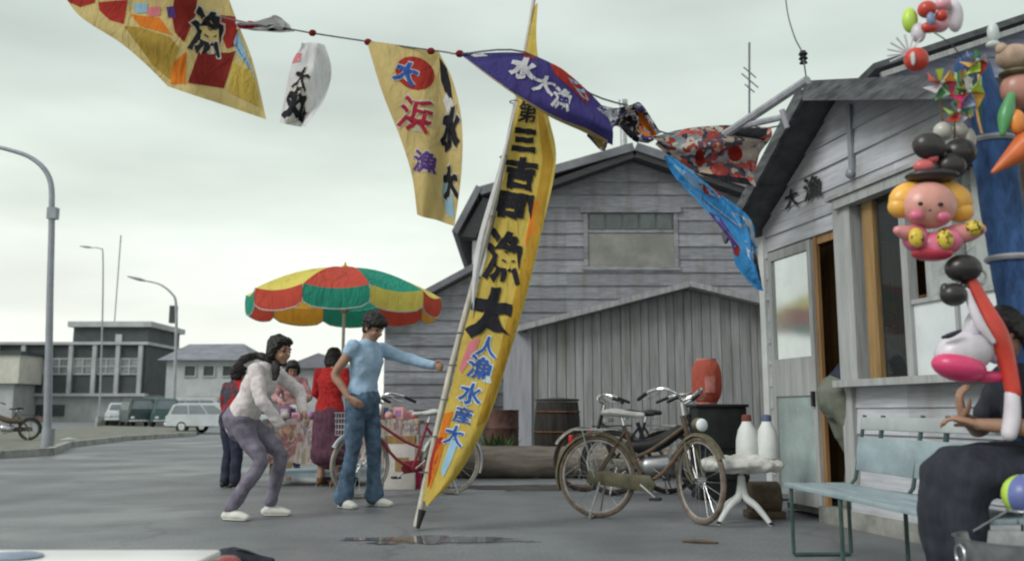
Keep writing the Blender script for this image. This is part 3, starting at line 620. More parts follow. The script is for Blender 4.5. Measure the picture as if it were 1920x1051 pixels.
# ================================================================ STREET LAMPS
def lamp(label, base, pts, r, headlen, mt, name='street_lamp'):
    t = thing(name, label, 'street lamp', base); b = Vector(base)
    m = MB(); m.loft([tuple(Vector(p) - b) for p in pts], [r * (1.25 - .7 * i / (len(pts) - 1)) for i in range(len(pts))], None, 10, 5, 0, False); m.build('pole', mt, t)
    e0 = Vector(pts[-1]) - b; d = (Vector(pts[-1]) - Vector(pts[-2])).normalized()
    m = MB(); m.loft([tuple(e0), tuple(e0 + d * headlen * .4), tuple(e0 + d * headlen)], [(r, r * .7), (headlen * .2, headlen * .09), (r * .9, r * .5)], (0, 1, 0), 12, 3); m.build('lamp_head', mt, t)
    m = MB(); m.loft([(0, 0, 0), (0, 0, .5)], r * 1.9, None, 10, 1, 0, False); m.build('base', mt, t)
    return t
b = G(88, 848); D = b.y; tip = P(-95, 262, D)
lamp('tall curved street lamp near the left edge rising from the kerb', tuple(b), [tuple(b), tuple(P(91, 700, D)), tuple(P(94, 540, D)), tuple(P(97, 400, D)), tuple(P(93, 335, D)), tuple(P(62, 298, D)), tuple(P(10, 279, D)), tuple(P(-60, 264, D))], .068, .55, M['lamp_grey'])
t = bpy.data.objects['street_lamp']; m = MB(); q = P(97, 398, D) - b; m.b2((q.x - .07, -.08, q.z - .15), (q.x + .13, .08, q.z + .1)); m.build('clamp', M['lamp_grey'], t)
D = 55; b = P(330, 700, D); b.z = 0
lamp('distant street lamp with its arm reaching left over the parked cars', tuple(b), [tuple(b), tuple(P(330, 640, D)), tuple(P(330, 570, D)), tuple(P(322, 550, D)), tuple(P(300, 533, D)), tuple(P(272, 526, D))], .08, 1.1, M['lamp_far'])
D = 60; b = P(192, 700, D); b.z = 0
lamp('thin far street lamp standing in front of the dark office building', tuple(b), [tuple(b), tuple(P(192, 600, D)), tuple(P(193, 480, D)), tuple(P(188, 466, D)), tuple(P(172, 464, D))], .05, .8, M['lamp_far'])
# antenna on the house roof, poles on the shop roof, service wire
t = thing('tv_antenna', 'thin television antenna with crossed rods above the big house roof', 'antenna', tuple(P(1405, 372, 23)))
m = MB(); o = t.location; m.tube([(0, 0, 0), tuple(P(1405, 80, 23) - o)], .028, 6); m.build('mast', M['rope'], t)
for y_, l in ((135, 18), (150, 24), (165, 14)):
    m = MB(); a = P(1405 - l * .6, y_ - l * .5, 23) - o; b = P(1405 + l * .7, y_ + l * .6, 23) - o; m.tube([tuple(a), tuple(b)], .018, 5); m.build('rod', M['rope'], t)
t = thing('roof_timbers', 'weathered timber poles lashed above the left eave of the shop', 'timber', tuple(P(1450, 210, 6.5)))
o = t.location
for a, b, r in (((1345, 262, 7.1), (1514, 150, 6.1), .036), ((1395, 236, 6.8), (1475, 218, 6.3), .026), ((1466, 206, 6.3), (1476, 240, 6.3), .022)):
    m = MB(); m.loft([tuple(P(*a) - o), tuple(P(*b) - o)], [r, r * .9], None, 8, 1, 0, False); m.build('timber_pole', M['store_side'], t)
t = thing('service_wire', 'power wire with a dark insulator coming down to the shop ridge', 'wire', tuple(P(1507, 110, 6.2))); o = t.location
m = MB(); m.tube([tuple(P(1468, -60, 7.5) - o), tuple(P(1476, 20, 7.2) - o), tuple(P(1490, 70, 6.7) - o), tuple(P(1504, 100, 6.4) - o), tuple(P(1512, 150, 6.4) - o)], .006, 6, 6); m.build('wire', M['rope'], t)
m = MB(); m.lathe([(.01, -.05), (.03, -.045), (.018, -.02), (.034, -.01), (.02, .01), (.034, .025), (.02, .05), (.005, .055)], 14, tuple(P(1506, 108, 6.4) - o)); m.build('insulator', M['black'], t)
# ================================================================ FESTIVAL BANNERS
C = {}
C['gold'] = cloth('gold_cloth', (.60, .47, .20)); C['yellow'] = cloth('yellow_cloth', (.60, .45, .10)); C['red'] = cloth('red_cloth', (.42, .045, .035))
C['maroon'] = cloth('maroon_cloth', (.26, .03, .025)); C['ink'] = cloth('ink', (.018, .018, .022), translucent=.05); C['indigo'] = cloth('indigo_cloth', (.065, .055, .21))
C['white'] = cloth('white_cloth', (.72, .72, .72)); C['blue'] = cloth('blue_ink', (.05, .13, .45)); C['sky'] = cloth('sky_cloth', (.07, .33, .68)); C['pale'] = cloth('pale_blue_cloth', (.35, .58, .78))
C['green'] = cloth('green_cloth', (.03, .30, .18)); C['orange'] = cloth('orange_cloth', (.72, .22, .03)); C['pink'] = cloth('pink_cloth', (.72, .25, .28)); C['purple'] = cloth('purple_ink', (.13, .07, .30))
C['olive'] = cloth('olive_gold', (.42, .29, .06)); C['crimson'] = cloth('crimson_ink', (.45, .035, .06))
def ell(cx, cy, a, b, n=18, rot=0):
    c, s = math.cos(math.radians(rot)), math.sin(math.radians(rot))
    return [(cx + a * math.cos(2 * math.pi * k / n) * c - b * math.sin(2 * math.pi * k / n) * s, cy + a * math.cos(2 * math.pi * k / n) * s + b * math.sin(2 * math.pi * k / n) * c) for k in range(n)]
def banner(label, sh, base, items, name='banner', part='cloth', loc=None):
    o0 = sh.S(.5, 0) if loc is None else loc
    t = thing(name, label, 'banner', tuple(o0), 0, 'festival banners strung over the street')
    m = sh.mb(); m.build(part, base, t, world=True, angle=180)
    for k, it in enumerate(items):
        cn, isch = it[0], it[1] == 'char'; m = MB(); off = .004 + .003 * k / max(1, len(items)) + (.004 if isch else 0)
        if isch:
            kw = dict(it[3] if len(it) > 3 else {}); sh.char(m, *it[2], off=off, **kw)
            if cn != 'white':
                kw['bold'] = kw.get('bold', .03) + .03; a_ = list(it[2]); a_[3] *= 1.12; a_[4] *= 1.12; sh.char(m, *a_, off=off - .002, mi=1, **kw)
            if m.f: m.build('character', [C[cn], C['halo']], t, world=True, angle=180)
        else:
            sh.patch(m, it[2], off)
            if m.f: m.build('print', C[cn], t, world=True, angle=180)
    return t
C['halo'] = cloth('halo', (.62, .58, .50))
# large flag at top left
s1 = Sheet([(70, -70, 7.2), (135, 20, 7.2), (225, 82, 7.15), (315, 162, 7.1)], [(400, -60, 7.5), (441, 36, 7.5), (468, 110, 7.45), (499, 224, 7.4)], 30, 30, .06, 1.3, .4)
banner('large yellow banner with red patches and one bold black character at top left', s1, C['gold'], [
    ('red', 'patch', [(185, 5), (240, 0), (232, 46), (205, 38), (186, 20)]),
    ('red', 'patch', [(96, -20), (180, -24), (178, 6), (150, 14), (128, 4)]), ('orange', 'patch', [(246, 28), (300, 34), (322, 66), (262, 50)]), ('orange', 'patch', [(322, 120), (350, 96), (348, 158), (320, 158)]),
    ('maroon', 'patch', [(330, -20), (372, -20), (366, 30), (345, 80), (328, 62), (322, 30)]),
    ('olive', 'patch', [(232, 50), (262, 52), (318, 70), (335, 90), (318, 150), (285, 122), (262, 88)]),
    ('maroon', 'patch', [(372, 98), (430, 100), (442, 96), (420, 166), (352, 156)]),
    ('red', 'patch', [(400, 28), (445, 32), (446, 86), (425, 92)]),
    ('pale', 'patch', [(250, 8), (278, 6), (276, 24), (256, 26)]), ('pink', 'patch', [(276, 14), (302, 12), (300, 30), (278, 32)]),
    ('purple', 'patch', [(312, 14), (326, 12), (330, 34), (316, 34)]),
    ('pale', 'patch', [(446, 60), (456, 84), (478, 150), (472, 130), (446, 104), (438, 80)]),
    ('yellow', 'patch', [(436, 118), (472, 134), (486, 200), (428, 172)]),
    ('ink', 'char', ('漁', 388, 62, 66, 84), dict(rot=12, bold=.035, amp=.08))])
s1b = Sheet([(441, 36, 7.5), (480, 38, 7.5), (515, 28, 7.5), (540, 44, 7.5)], [(444, 56, 7.5), (478, 58, 7.5), (520, 60, 7.5), (550, 58, 7.5)], 10, 20, .03, 2.2)
banner('short twisted streamer of red and white cloth knotted to the rope', s1b, C['white'], [('crimson', 'patch', [(444, 40), (476, 40), (478, 56), (446, 54)]), ('ink', 'patch', [(502, 46), (522, 46), (544, 56), (500, 58)])], name='streamer')
s2 = Sheet([(562, 78, 7.5), (545, 120, 7.5), (532, 180, 7.45), (526, 232, 7.4)], [(608, 84, 7.5), (618, 130, 7.5), (604, 190, 7.4), (572, 238, 7.3)], 16, 26, .05, 1.2, 1)
banner('small white banner with a smudged black character hanging alone', s2, C['white'], [('ink', 'char', ('丸', 556, 196, 46, 68), dict(rot=14, bold=.07, amp=.1)), ('ink', 'char', ('大', 566, 148, 26, 44), dict(rot=18, bold=.03, amp=.1)), ('pink', 'patch', [(552, 100), (566, 100), (562, 116), (548, 120)])])
# gold flag with red character
s3 = Sheet([(686, 76, 7.4), (716, 172, 7.3), (752, 262, 7.25), (774, 330, 7.2), (783, 402, 7.2)], [(822, 96, 7.35), (848, 150, 7.2), (866, 230, 7.1), (866, 320, 7.1), (852, 424, 7.15)], 26, 34, .05, 1.2, 2)
banner('gold banner with a red middle character and a blue one on a red disc', s3, C['gold'], [
    ('red', 'patch', ell(778, 138, 38, 30, rot=25)),
    ('ink', 'patch', [(824, 108), (838, 128), (846, 160), (850, 196), (836, 178), (826, 150)]),
    ('white', 'patch', [(838, 172), (850, 190), (854, 232), (840, 214), (830, 190)]),
    ('pale', 'patch', [(834, 330), (848, 350), (852, 410), (838, 400), (828, 360)]),
    ('blue', 'char', ('大', 762, 138, 46, 42), dict(rot=20, bold=.05, amp=.05)),
    ('crimson', 'char', ('浜', 780, 216, 62, 62), dict(rot=14, bold=.02)), ('purple', 'char', ('漁', 797, 304, 44, 42), dict(rot=8, bold=.03)),
    ('ink', 'char', ('水', 846, 242, 40, 84), dict(rot=6, bold=.07, amp=.08)), ('ink', 'char', ('大', 846, 344, 30, 66), dict(rot=-6, bold=.07, amp=.08))])
# indigo flag
s4 = Sheet([(860, 100, 6.75), (900, 96, 6.65), (985, 98, 6.6), (1052, 128, 6.65), (1105, 172, 6.75), (1140, 208, 6.8)], [(862, 103, 6.75), (905, 138, 6.6), (965, 180, 6.55), (1030, 218, 6.6), (1090, 244, 6.7), (1150, 272, 6.75)], 18, 40, .05, .9, .5)
banner('indigo banner with three white characters and a red printed edge crossing the tall banner', s4, C['indigo'], [
    ('gold', 'patch', [(866, 104), (900, 130), (960, 172), (1025, 210), (1060, 226), (1100, 240), (1140, 262), (1140, 270), (1086, 243), (1028, 219), (962, 181), (902, 138)]),
    ('white', 'patch', [(872, 100), (905, 98), (916, 106), (890, 108)]),
    ('red', 'patch', [(975, 98), (1000, 102), (1004, 112), (985, 108)]), ('red', 'patch', [(1030, 118), (1052, 128), (1086, 158), (1106, 180), (1100, 196), (1070, 166), (1040, 140)]), ('pale', 'patch', [(1064, 146), (1090, 160), (1104, 190), (1090, 182)]),
    ('white', 'char', ('水', 982, 130, 54, 42), dict(rot=14, bold=.06, amp=.06)), ('white', 'char', ('大', 1020, 160, 44, 36), dict(rot=16, bold=.04, amp=.06)), ('white', 'char', ('漁', 1053, 186, 38, 40), dict(rot=16, bold=.04))])
s5 = Sheet([(1108, 190, 6.8), (1150, 202, 6.9), (1180, 198, 6.95), (1202, 196, 7.0), (1236, 250, 7.0)], [(1100, 256, 6.8), (1132, 284, 6.9), (1150, 238, 6.95), (1185, 262, 7.0), (1218, 268, 7.0)], 14, 30, .05, 1.6, 2)
banner('crumpled white and black printed banner with an orange end above the house ridge', s5, patchwork('crumpled_print', [(.5, .5, .55), (.02, .02, .03), (.3, .3, .36), (.08, .07, .2), (.6, .6, .62), (.35, .3, .25)], 11), [
    ('orange', 'patch', [(1196, 206), (1206, 212), (1232, 252), (1216, 262), (1198, 246)]), ('olive', 'patch', [(1104, 250), (1128, 262), (1134, 280), (1122, 276)]), ('ink', 'char', ('丸', 1180, 240, 44, 50), dict(rot=10, bold=.07, amp=.1))])
s6 = Sheet([(1224, 256, 7.0), (1290, 240, 7.0), (1370, 234, 7.0), (1442, 240, 7.0)], [(1232, 270, 7.0), (1290, 318, 6.9), (1345, 336, 6.9), (1412, 350, 6.95)], 24, 34, .06, 1.4, 1)
banner('many coloured banner printed with red and cream figures beside the shop eave', s6, patchwork('figure_print', [(.45, .38, .33), (.32, .06, .05), (.5, .48, .42), (.05, .05, .07), (.30, .26, .3), (.5, .1, .08), (.08, .09, .12), (.2, .3, .3), (.55, .42, .3)], 9), [
    ('ink', 'patch', [(1300, 322), (1400, 335), (1412, 350), (1345, 340)]), ('red', 'patch', ell(1312, 296, 9, 18)), ('red', 'patch', ell(1378, 288, 14, 16)), ('ink', 'patch', [(1360, 238), (1440, 242), (1434, 262), (1380, 256)])])
s7 = Sheet([(1244, 292, 7.0), (1268, 330, 6.9), (1318, 385, 6.85), (1370, 450, 6.8), (1384, 500, 6.8), (1424, 545, 6.8)], [(1256, 292, 7.0), (1298, 322, 6.9), (1350, 362, 6.85), (1412, 412, 6.8), (1422, 470, 6.8), (1430, 540, 6.8)], 16, 44, .05, 1.2, 0)
banner('long sky blue banner with white and red print sagging down to the shop corner', s7, C['sky'], [
    ('pale', 'patch', [(1262, 308), (1290, 322), (1340, 358), (1352, 372), (1300, 350)]), ('red', 'patch', [(1310, 342), (1350, 356), (1352, 372), (1322, 362)]),
    ('white', 'patch', [(1372, 398), (1410, 414), (1418, 460), (1400, 440)]), ('purple', 'patch', [(1330, 398), (1348, 405), (1385, 460), (1380, 480), (1350, 430)]), ('red', 'patch', ell(1382, 470, 5, 10)), ('red', 'patch', ell(1306, 404, 8, 14)), ('white', 'patch', [(1398, 450), (1418, 470), (1420, 506), (1404, 480)])])
# tall banner on its pole
BP = [(783, 988, 6.75), (846, 700, 6.95), (925, 400, 7.1), (972, 180, 7.2), (1000, 20, 7.25), (1012, -60, 7.3)]
s8 = Sheet([(1004, 6, 7.2), (984, 90, 7.15), (969, 190, 7.1), (944, 330, 7.05), (912, 480, 6.98), (870, 620, 6.88), (852, 700, 6.84), (829, 788, 6.8), (803, 880, 6.75), (792, 940, 6.72)],
           [(1008, 8, 7.2), (1006, 90, 7.15), (1026, 210, 7.1), (1042, 300, 7.0), (1016, 430, 6.95), (984, 565, 6.85), (944, 700, 6.78), (914, 788, 6.72), (862, 885, 6.7), (808, 940, 6.7)], 22, 90, .045, .8, 1)
tb = thing('tall_banner', 'tall narrow yellow banner with big black and blue characters on a leaning pole', 'banner', tuple(G(783, 988)))
s8.mb().build('cloth', C['yellow'], tb, world=True, angle=180)
big = [('第', 990, 212, 34, 40, 8, .02), ('三', 984, 264, 44, 44, 6, .07), ('吉', 977, 326, 60, 62, 8, .055), ('司', 965, 390, 68, 56, 8, .055), ('漁', 946, 482, 74, 100, 9, .035), ('大', 921, 590, 84, 104, 10, .085)]
for c_, x, y, w_, h_, r, bd in big: m = MB(); s8.char(m, c_, x, y, w_, h_, r, bd, amp=.04, off=.012); m.build('character', C['ink'], tb, world=True, angle=180)
sm = [('人', 914, 650, 46, 44, 12), ('漁', 901, 690, 54, 50, 14), ('水', 884, 738, 50, 46, 14), ('産', 869, 778, 40, 36, 14), ('大', 853, 816, 42, 44, 14)]
for c_, x, y, w_, h_, r in sm:
    m = MB(); s8.char(m, c_, x, y, w_ * .88, h_ * .88, r, .02, amp=.05, off=.012); s8.char(m, c_, x, y, w_, h_, r, .07, amp=.05, off=.007, mi=1)
    m.build('character', [C['blue'], cloth('pale_ink', (.62, .74, .80))], tb, world=True, angle=180)
C['ochre'] = cloth('ochre_cloth', (.50, .31, .045))  # darker gold for a strip that paints fold shading along the right edge
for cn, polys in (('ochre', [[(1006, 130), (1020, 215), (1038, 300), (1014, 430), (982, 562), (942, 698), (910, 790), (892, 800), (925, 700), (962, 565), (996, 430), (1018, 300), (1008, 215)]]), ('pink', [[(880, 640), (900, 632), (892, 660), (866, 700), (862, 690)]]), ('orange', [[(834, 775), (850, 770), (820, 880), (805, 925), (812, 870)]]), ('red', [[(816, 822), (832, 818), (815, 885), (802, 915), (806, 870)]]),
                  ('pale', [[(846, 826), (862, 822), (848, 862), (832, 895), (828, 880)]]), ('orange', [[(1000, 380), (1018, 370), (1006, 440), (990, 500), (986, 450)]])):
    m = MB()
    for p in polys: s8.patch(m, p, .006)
    m.build('print', C[cn], tb, world=True, angle=180)  # dyed prints, plus the right-edge strip of painted fold shading
m = MB(); m.loft([tuple(P(*p) + Vector((-.012, .03, 0))) for p in BP], [.026, .025, .023, .02, .017, .014], None, 10, 4, 0, False); pole = m.build('pole', mat('bamboo', (.48, .45, .38), .5, .15, 8, stretch=(4, 4, .6)), tb, world=True)
m = MB(); m.loft([tuple(P(783, 990, 6.75)), tuple(P(792, 955, 6.77))], [.014, .03], None, 10, 1, 0, False); m.build('pole_shoe', M['black'], tb, world=True)
s8b = Sheet([(968, 190, 7.12), (930, 330, 7.07), (893, 460, 7.0), (884, 560, 6.95), (886, 628, 6.93)], [(971, 190, 7.05), (938, 330, 7.0), (906, 460, 6.95), (894, 560, 6.92), (890, 640, 6.9)], 6, 40, .02, 1.2)
s8b.mb().build('sleeve', C['white'], tb, world=True, angle=180)
for k in range(9):
    m = MB(); v = .22 + .085 * k; a = s8.S(0, v); b_ = a + Vector((-.05, .04, .0)); m.torus(tuple((a + b_) / 2), .035, .005, 'Z', 12, 5); m.build('tie', M['rope'], tb, world=True)
# rope
t = thing('festival_rope', 'thin grey rope sagging across the sky and holding the banners', 'rope', tuple(P(690, 78, 7.45)))
m = MB(); m.tube([tuple(P(*p)) for p in ((-160, -150, 7.5), (60, -60, 7.4), (430, 36, 7.5), (550, 56, 7.5), (590, 63, 7.5), (690, 78, 7.45), (830, 97, 7.2), (862, 101, 6.76), (985, 98, 6.65), (1108, 176, 6.8), (1205, 208, 7.0), (1250, 250, 7.0), (1440, 240, 7.0), (1476, 222, 6.9))], .0075, 6, 5); m.build('rope', M['rope'], t, world=True)
for p in ((586, 62, 7.5), (690, 79, 7.44), (862, 101, 6.76), (808, 96, 7.25)): m = MB(); m.ball(tuple(P(*p)), (.035, .025, .03), 10); m.build('knot', C['maroon'], t, world=True)
# ================================================================ PEOPLE
M['skin'] = mat('skin', (.36, .21, .14), .55, .08, 10, bump=.05, spec=.35)
M['hair'] = mat('hair', (.018, .015, .014), .5, .3, 30, stretch=(1, 1, .2), bump=.5)
M['lip'] = mat('lip', (.30, .10, .08), .5, .05, 5, bump=0)
M['eye'] = mat('eye_dark', (.02, .015, .012), .2, .05, 5, bump=0)
def V(*a): return Vector(a)
def head_mb(c, R, s=1):
    m = MB(); m.M = Matrix.Translation(c) @ R.to_4x4() @ Matrix.Scale(s, 4)
    m.ball((-.012, 0, .02), (.094, .076, .092), 20); m.ball((.018, 0, -.035), (.070, .062, .080), 18); m.ball((.045, 0, -.085), (.035, .036, .026), 12)
    m.loft([(.082, 0, .012), (.105, 0, -.022)], [(.009, .009), (.016, .013)], (0, 1, 0), 10)
    for y in (-1, 1):
        m.ball((-.005, .078 * y, -.012), (.022, .009, .032), 10); m.ball((.07, .032 * y, .018), (.022, .026, .009), 10); m.ball((.062, .036 * y, -.036), (.024, .022, .02), 10)
    m.ball((.083, 0, -.052), (.014, .024, .010), 10)
    m.loft([(-.03, 0, -.02), (-.035, 0, -.14)], [(.056, .06), (.05, .055)], (0, 1, 0), 12)
    return m
def hand_mb(wr, d, palm, s=1, curl=.5):
    """wrist, direction of the hand, direction the palm faces"""
    d = d.normalized(); pn = (palm - d * palm.dot(d)).normalized(); sd = d.cross(pn)
    m = MB(); q = lambda x, y, z: wr + (d * x + sd * y + pn * z) * s
    m.loft([q(-.02, 0, 0), q(.02, 0, 0), q(.06, 0, .002), q(.09, 0, .004)], [(.026 * s, .02 * s), (.034 * s, .018 * s), (.042 * s, .017 * s), (.040 * s, .014 * s)], tuple(sd), 14, 2)
    for i, (y, L, k) in enumerate(((-.030, .066, 0), (-.010, .076, .06), (.010, .070, .0), (.029, .056, -.05))):
        p = q(.085 - abs(y) * .2, y, .003); a = curl * .7 + k; pts = [tuple(p)]
        for seg in (.42, .32, .26):
            dd = d * math.cos(a) + pn * math.sin(a) + sd * (y * .8); p = p + dd * L * seg * s; pts.append(tuple(p)); a += curl * (.9 + k)
        m.loft(pts, [.0098 * s, .009 * s, .0082 * s, .007 * s], None, 8, 2)
    p = [q(.012, -.03, .004), q(.036, -.052, .014), q(.062, -.060, .024), q(.082, -.058, .032)]
    m.loft([tuple(a) for a in p], [.014 * s, .0125 * s, .010 * s, .0085 * s], None, 8, 2)
    return m
def merge(a, b):
    n = len(a.v); a.v += b.v; a.f += [tuple(i + n for i in f) for f in b.f]; a.m += b.m
def voxed(m, vox, relax=3):
    me = m.mesh('t'); bm = bmesh.new(); bm.from_mesh(me); bmesh.ops.recalc_face_normals(bm, faces=bm.faces); bm.to_mesh(me); bm.free()
    me = baked(me, vox, relax); r = MB(); r.v = [v.co.copy() for v in me.vertices]; r.f = [tuple(p.vertices) for p in me.polygons]; r.m = [0] * len(r.f); return r
def lerp(a, b, t): return a + (b - a) * t
def person(label, loc, rz, J, look, top=None, sleeve=(1, 1), topm=None, bottom='trousers', botm=None, shoem=None, hair='short', hand=(.5, .5), fem=False, group=None, s=1, hem=None, skirt=None, coll=None, lw=1, neckline=1.02, tuck=False):
    """J: joints in the person's own frame, x forward, y to the left, z up"""
    t = thing('person', label, 'person', loc, rz, group)
    J = {k: Vector(v) for k, v in J.items()}; w_ = .92 if fem else 1.0
    pel, wa, ch, nk, hd = J['pelvis'], J['waist'], J['chest'], J['neck'], J['head']
    side = (J['shL'] - J['shR']).normalized(); hs = (J['hipL'] - J['hipR']).normalized()
    yaw, pit, rol = look; R = Matrix.Rotation(math.radians(yaw), 3, 'Z') @ Matrix.Rotation(math.radians(pit), 3, 'Y') @ Matrix.Rotation(math.radians(rol), 3, 'X')
    def torso(m, k, lo=0, neck=True):
        pts = [pel - (wa - pel) * .45 if not lo else lerp(pel, wa, .45), pel if not lo else lerp(pel, wa, .6), wa, lerp(wa, ch, .6), ch, lerp(ch, nk, .62)]
        rad = [(.13, .09), (.165 * (1.03 if fem else 1), .118), (.136 * w_, .10), (.150 * w_, .112), (.172 * w_, .115), (.13 * w_, .078)]
        if neck: pts += [nk]; rad += [(.06, .058)]
        m.loft([tuple(p) for p in pts], [(a * s + k, b * s + k) for a, b in rad], tuple(side), 20, 3)
        for a in ('shL', 'shR'): m.ball(tuple(J[a]), (.058 * w_ * s + k * .8,) * 3, 12)
    B = MB(); torso(B, -.008)
    B.loft([tuple(nk - (hd - nk) * .2), tuple(nk), tuple(lerp(nk, hd, .55))], [(.058, .058), (.052, .056), (.05, .054)], (0, 1, 0), 12)
    for q in 'LR':
        B.loft([tuple(J['sh' + q]), tuple(lerp(J['sh' + q], J['el' + q], .5)), tuple(J['el' + q]), tuple(lerp(J['el' + q], J['wr' + q], .35)), tuple(J['wr' + q])], [.050 * s * w_, .046 * s * w_, .038 * s * w_, .038 * s * w_, .026 * s], None, 12, 2)
        kn, an, hp = J['kn' + q], J['an' + q], J['hip' + q]
        back = (an - kn).cross(side).normalized() * .012
        B.loft([tuple(hp), tuple(lerp(hp, kn, .5)), tuple(kn), tuple(lerp(kn, an, .33) + back), tuple(an)], [.080 * s * lw * lw, .070 * s * lw * lw, .052 * s * lw * lw, .052 * s * lw * lw, .036 * s], None, 14, 2)
        B.loft([tuple(an), tuple(an + V(0, 0, -.04)), tuple(lerp(an, J['toe' + q], .6) + V(0, 0, -.02))], [.036, .036, .03], None, 10, 2)
    Bv = voxed(B, .013)
    merge(Bv, voxed(head_mb(hd, R, s * (.97 if fem else 1)), .0065, 2))
    for q, cu in zip('LR', hand):
        merge(Bv, voxed(hand_mb(J['wr' + q], J['hand' + q], J['palm' + q], s * .95, cu), .0045, 1))
    body = Bv.build('body', M['skin'], t, angle=180)
    for y in (-1, 1):
        m = MB(); m.M = Matrix.Translation(hd) @ R.to_4x4() @ Matrix.Scale(s, 4); m.ball((.079, .032 * y, 0), (.008, .013, .0065), 10); m.build('eye', M['eye'], t)
        m = MB(); m.M = Matrix.Translation(hd) @ R.to_4x4() @ Matrix.Scale(s, 4); m.loft([(.083, .016 * y, .024), (.085, .032 * y, .029), (.076, .047 * y, .024)], [.003, .004, .003], None, 6, 2); m.build('eyebrow', M['hair'], t)
    m = MB(); m.M = Matrix.Translation(hd) @ R.to_4x4() @ Matrix.Scale(s, 4); m.ball((.092, 0, -.052), (.008, .021, .006), 10); m.build('mouth', M['lip'], t)
    if topm:
        m = MB(); k = .014; torso(m, k, lo=tuck, neck=False)
        m.loft([tuple(lerp(ch, nk, .62)), tuple(lerp(ch, nk, neckline))], [(.11 * w_, .08), (.066, .066)], tuple(side), 16)
        if hem: m.loft([tuple(pel), tuple(pel - (wa - pel).normalized() * hem)], [(.165 + k, .118 + k), (.172 + k, .125 + k)], tuple(side), 18)
        for q, sl in zip('LR', sleeve):
            if sl <= 0: continue
            a, b, c = J['sh' + q], J['el' + q], J['wr' + q]
            if sl < 1: m.loft([tuple(a), tuple(lerp(a, b, sl))], [.058 * w_ + .01, .052 + .012], None, 14, 3)
            else: m.loft([tuple(a), tuple(lerp(a, b, .5)), tuple(b), tuple(lerp(b, c, .5)), tuple(lerp(b, c, .94))], [.062 * w_ + .008, .062, .055, .048, .040], None, 14, 2)
        m.build('top', topm, t, voxel=.012, relax=5, rough=.010, rs=11, angle=180)
    if bottom == 'trousers':
        m = MB(); m.loft([tuple(lerp(pel, wa, .55)), tuple(pel), tuple(lerp(J['hipL'], J['hipR'], .5) + V(0, 0, -.03))], [(.150, .114), (.190, .146), (.165, .130)], tuple(hs), 20, 2)
        for q in 'LR':
            kn, an, hp = J['kn' + q], J['an' + q], J['hip' + q]
            m.loft([tuple(hp + V(0, 0, .02)), tuple(lerp(hp, kn, .5)), tuple(kn), tuple(lerp(kn, an, .5)), tuple(lerp(kn, an, .98))], [.100 * lw, .088 * lw, .070 * lw, .064 * lw, coll or .062 * lw], None, 16, 2)
        m.build('trousers', botm, t, voxel=.012, relax=4, rough=.010, rs=9, angle=180)
    elif bottom == 'skirt':
        m = MB(); m.loft([tuple(lerp(pel, wa, .6))] + [tuple(p) for p in skirt[0]], [(.135, .105)] + skirt[1], tuple(hs), 24, 3); m.build('skirt', botm, t, voxel=.014, relax=3, rough=.018, rs=7, angle=180)
    for q in 'LR':
        an, to = J['an' + q], J['toe' + q]; zf = to.z; m = MB(); dr = (to - an); dr.z = 0; dr.normalize()
        hl = an - dr * .045; m.loft([tuple(V(hl.x, hl.y, zf + .035)), tuple(V(an.x, an.y, zf + .042)), tuple(lerp(an, to, .55) * 1 + V(0, 0, 0) - V(0, 0, lerp(an, to, .55).z - zf - .038)), tuple(V(to.x, to.y, zf + .024))], [(.034, .034), (.042, .042), (.048, .036), (.040, .024)], tuple(dr.cross(V(0, 0, 1))), 14, 3)
        m.loft([tuple(V(an.x, an.y, zf + .04)), tuple(V(an.x, an.y, zf + .075))], [(.042, .042), (.044, .044)], (0, 1, 0), 12)
        so_ = m.build('shoe', shoem or M['black'], t, voxel=.009, relax=2, angle=180)
        m = MB(); m.loft([tuple(V(hl.x, hl.y, zf + .008)), tuple(lerp(an, to, .55) - V(0, 0, lerp(an, to, .55).z - zf - .008)), tuple(V(to.x, to.y, zf + .008))], [(.036, .008), (.052, .008), (.042, .008)], tuple(dr.cross(V(0, 0, 1))), 12, 2); m.build('sole', M['off_sole'], so_)
    m = MB(); m.M = Matrix.Translation(hd) @ R.to_4x4() @ Matrix.Scale(s, 4)
    m.ball((-.028, 0, .038), (.100, .091, .094), 20); m.loft([(.035, -.06, .072), (.062, 0, .082), (.035, .06, .072)], [(.03, .026), (.034, .03), (.03, .026)], None, 10, 3)
    m.ball((-.05, 0, -.03), (.062, .076, .07), 16)
    for y in (-1, 1): m.ball((.0, .076 * y, .02), (.036, .018, .045), 12)
    if hair in ('bob', 'long'):
        for y in (-1, 1): m.loft([(-.02, .078 * y, .03), (-.02, .086 * y, -.05), (-.03, .07 * y, -.10)], [(.05, .024), (.046, .026), (.03, .02)], (1, 0, 0), 12, 2)
        m.ball((-.055, 0, -.07), (.055, .08, .065), 14)
    if hair == 'thick': m.ball((-.02, 0, .065), (.115, .105, .088), 18); m.loft([(.05, -.06, .06), (.085, 0, .075), (.05, .06, .06)], [.035, .04, .035], None, 10, 3)
    m.build('hair', M['hair'], t, voxel=.008, relax=2, rough=.010, rs=45, angle=180)
    return t
M['off_sole'] = mat('sole', (.5, .49, .44), .7, .1, 5)
M['canvas_shoe'] = mat('canvas_shoe', (.66, .66, .60), .7, .08, 12)
M['denim'] = mat('denim', (.085, .14, .21), .9, .25, 14, bump=.3); M['lt_denim'] = mat('light_shirt', (.34, .48, .63), .85, .08, 12, bump=.25)
M['jumper'] = mat('pale_jumper', (.66, .60, .59), .95, .12, 20, bump=.5); M['mauve'] = mat('mauve_trousers', (.20, .18, .23), .9, .2, 10, bump=.3)
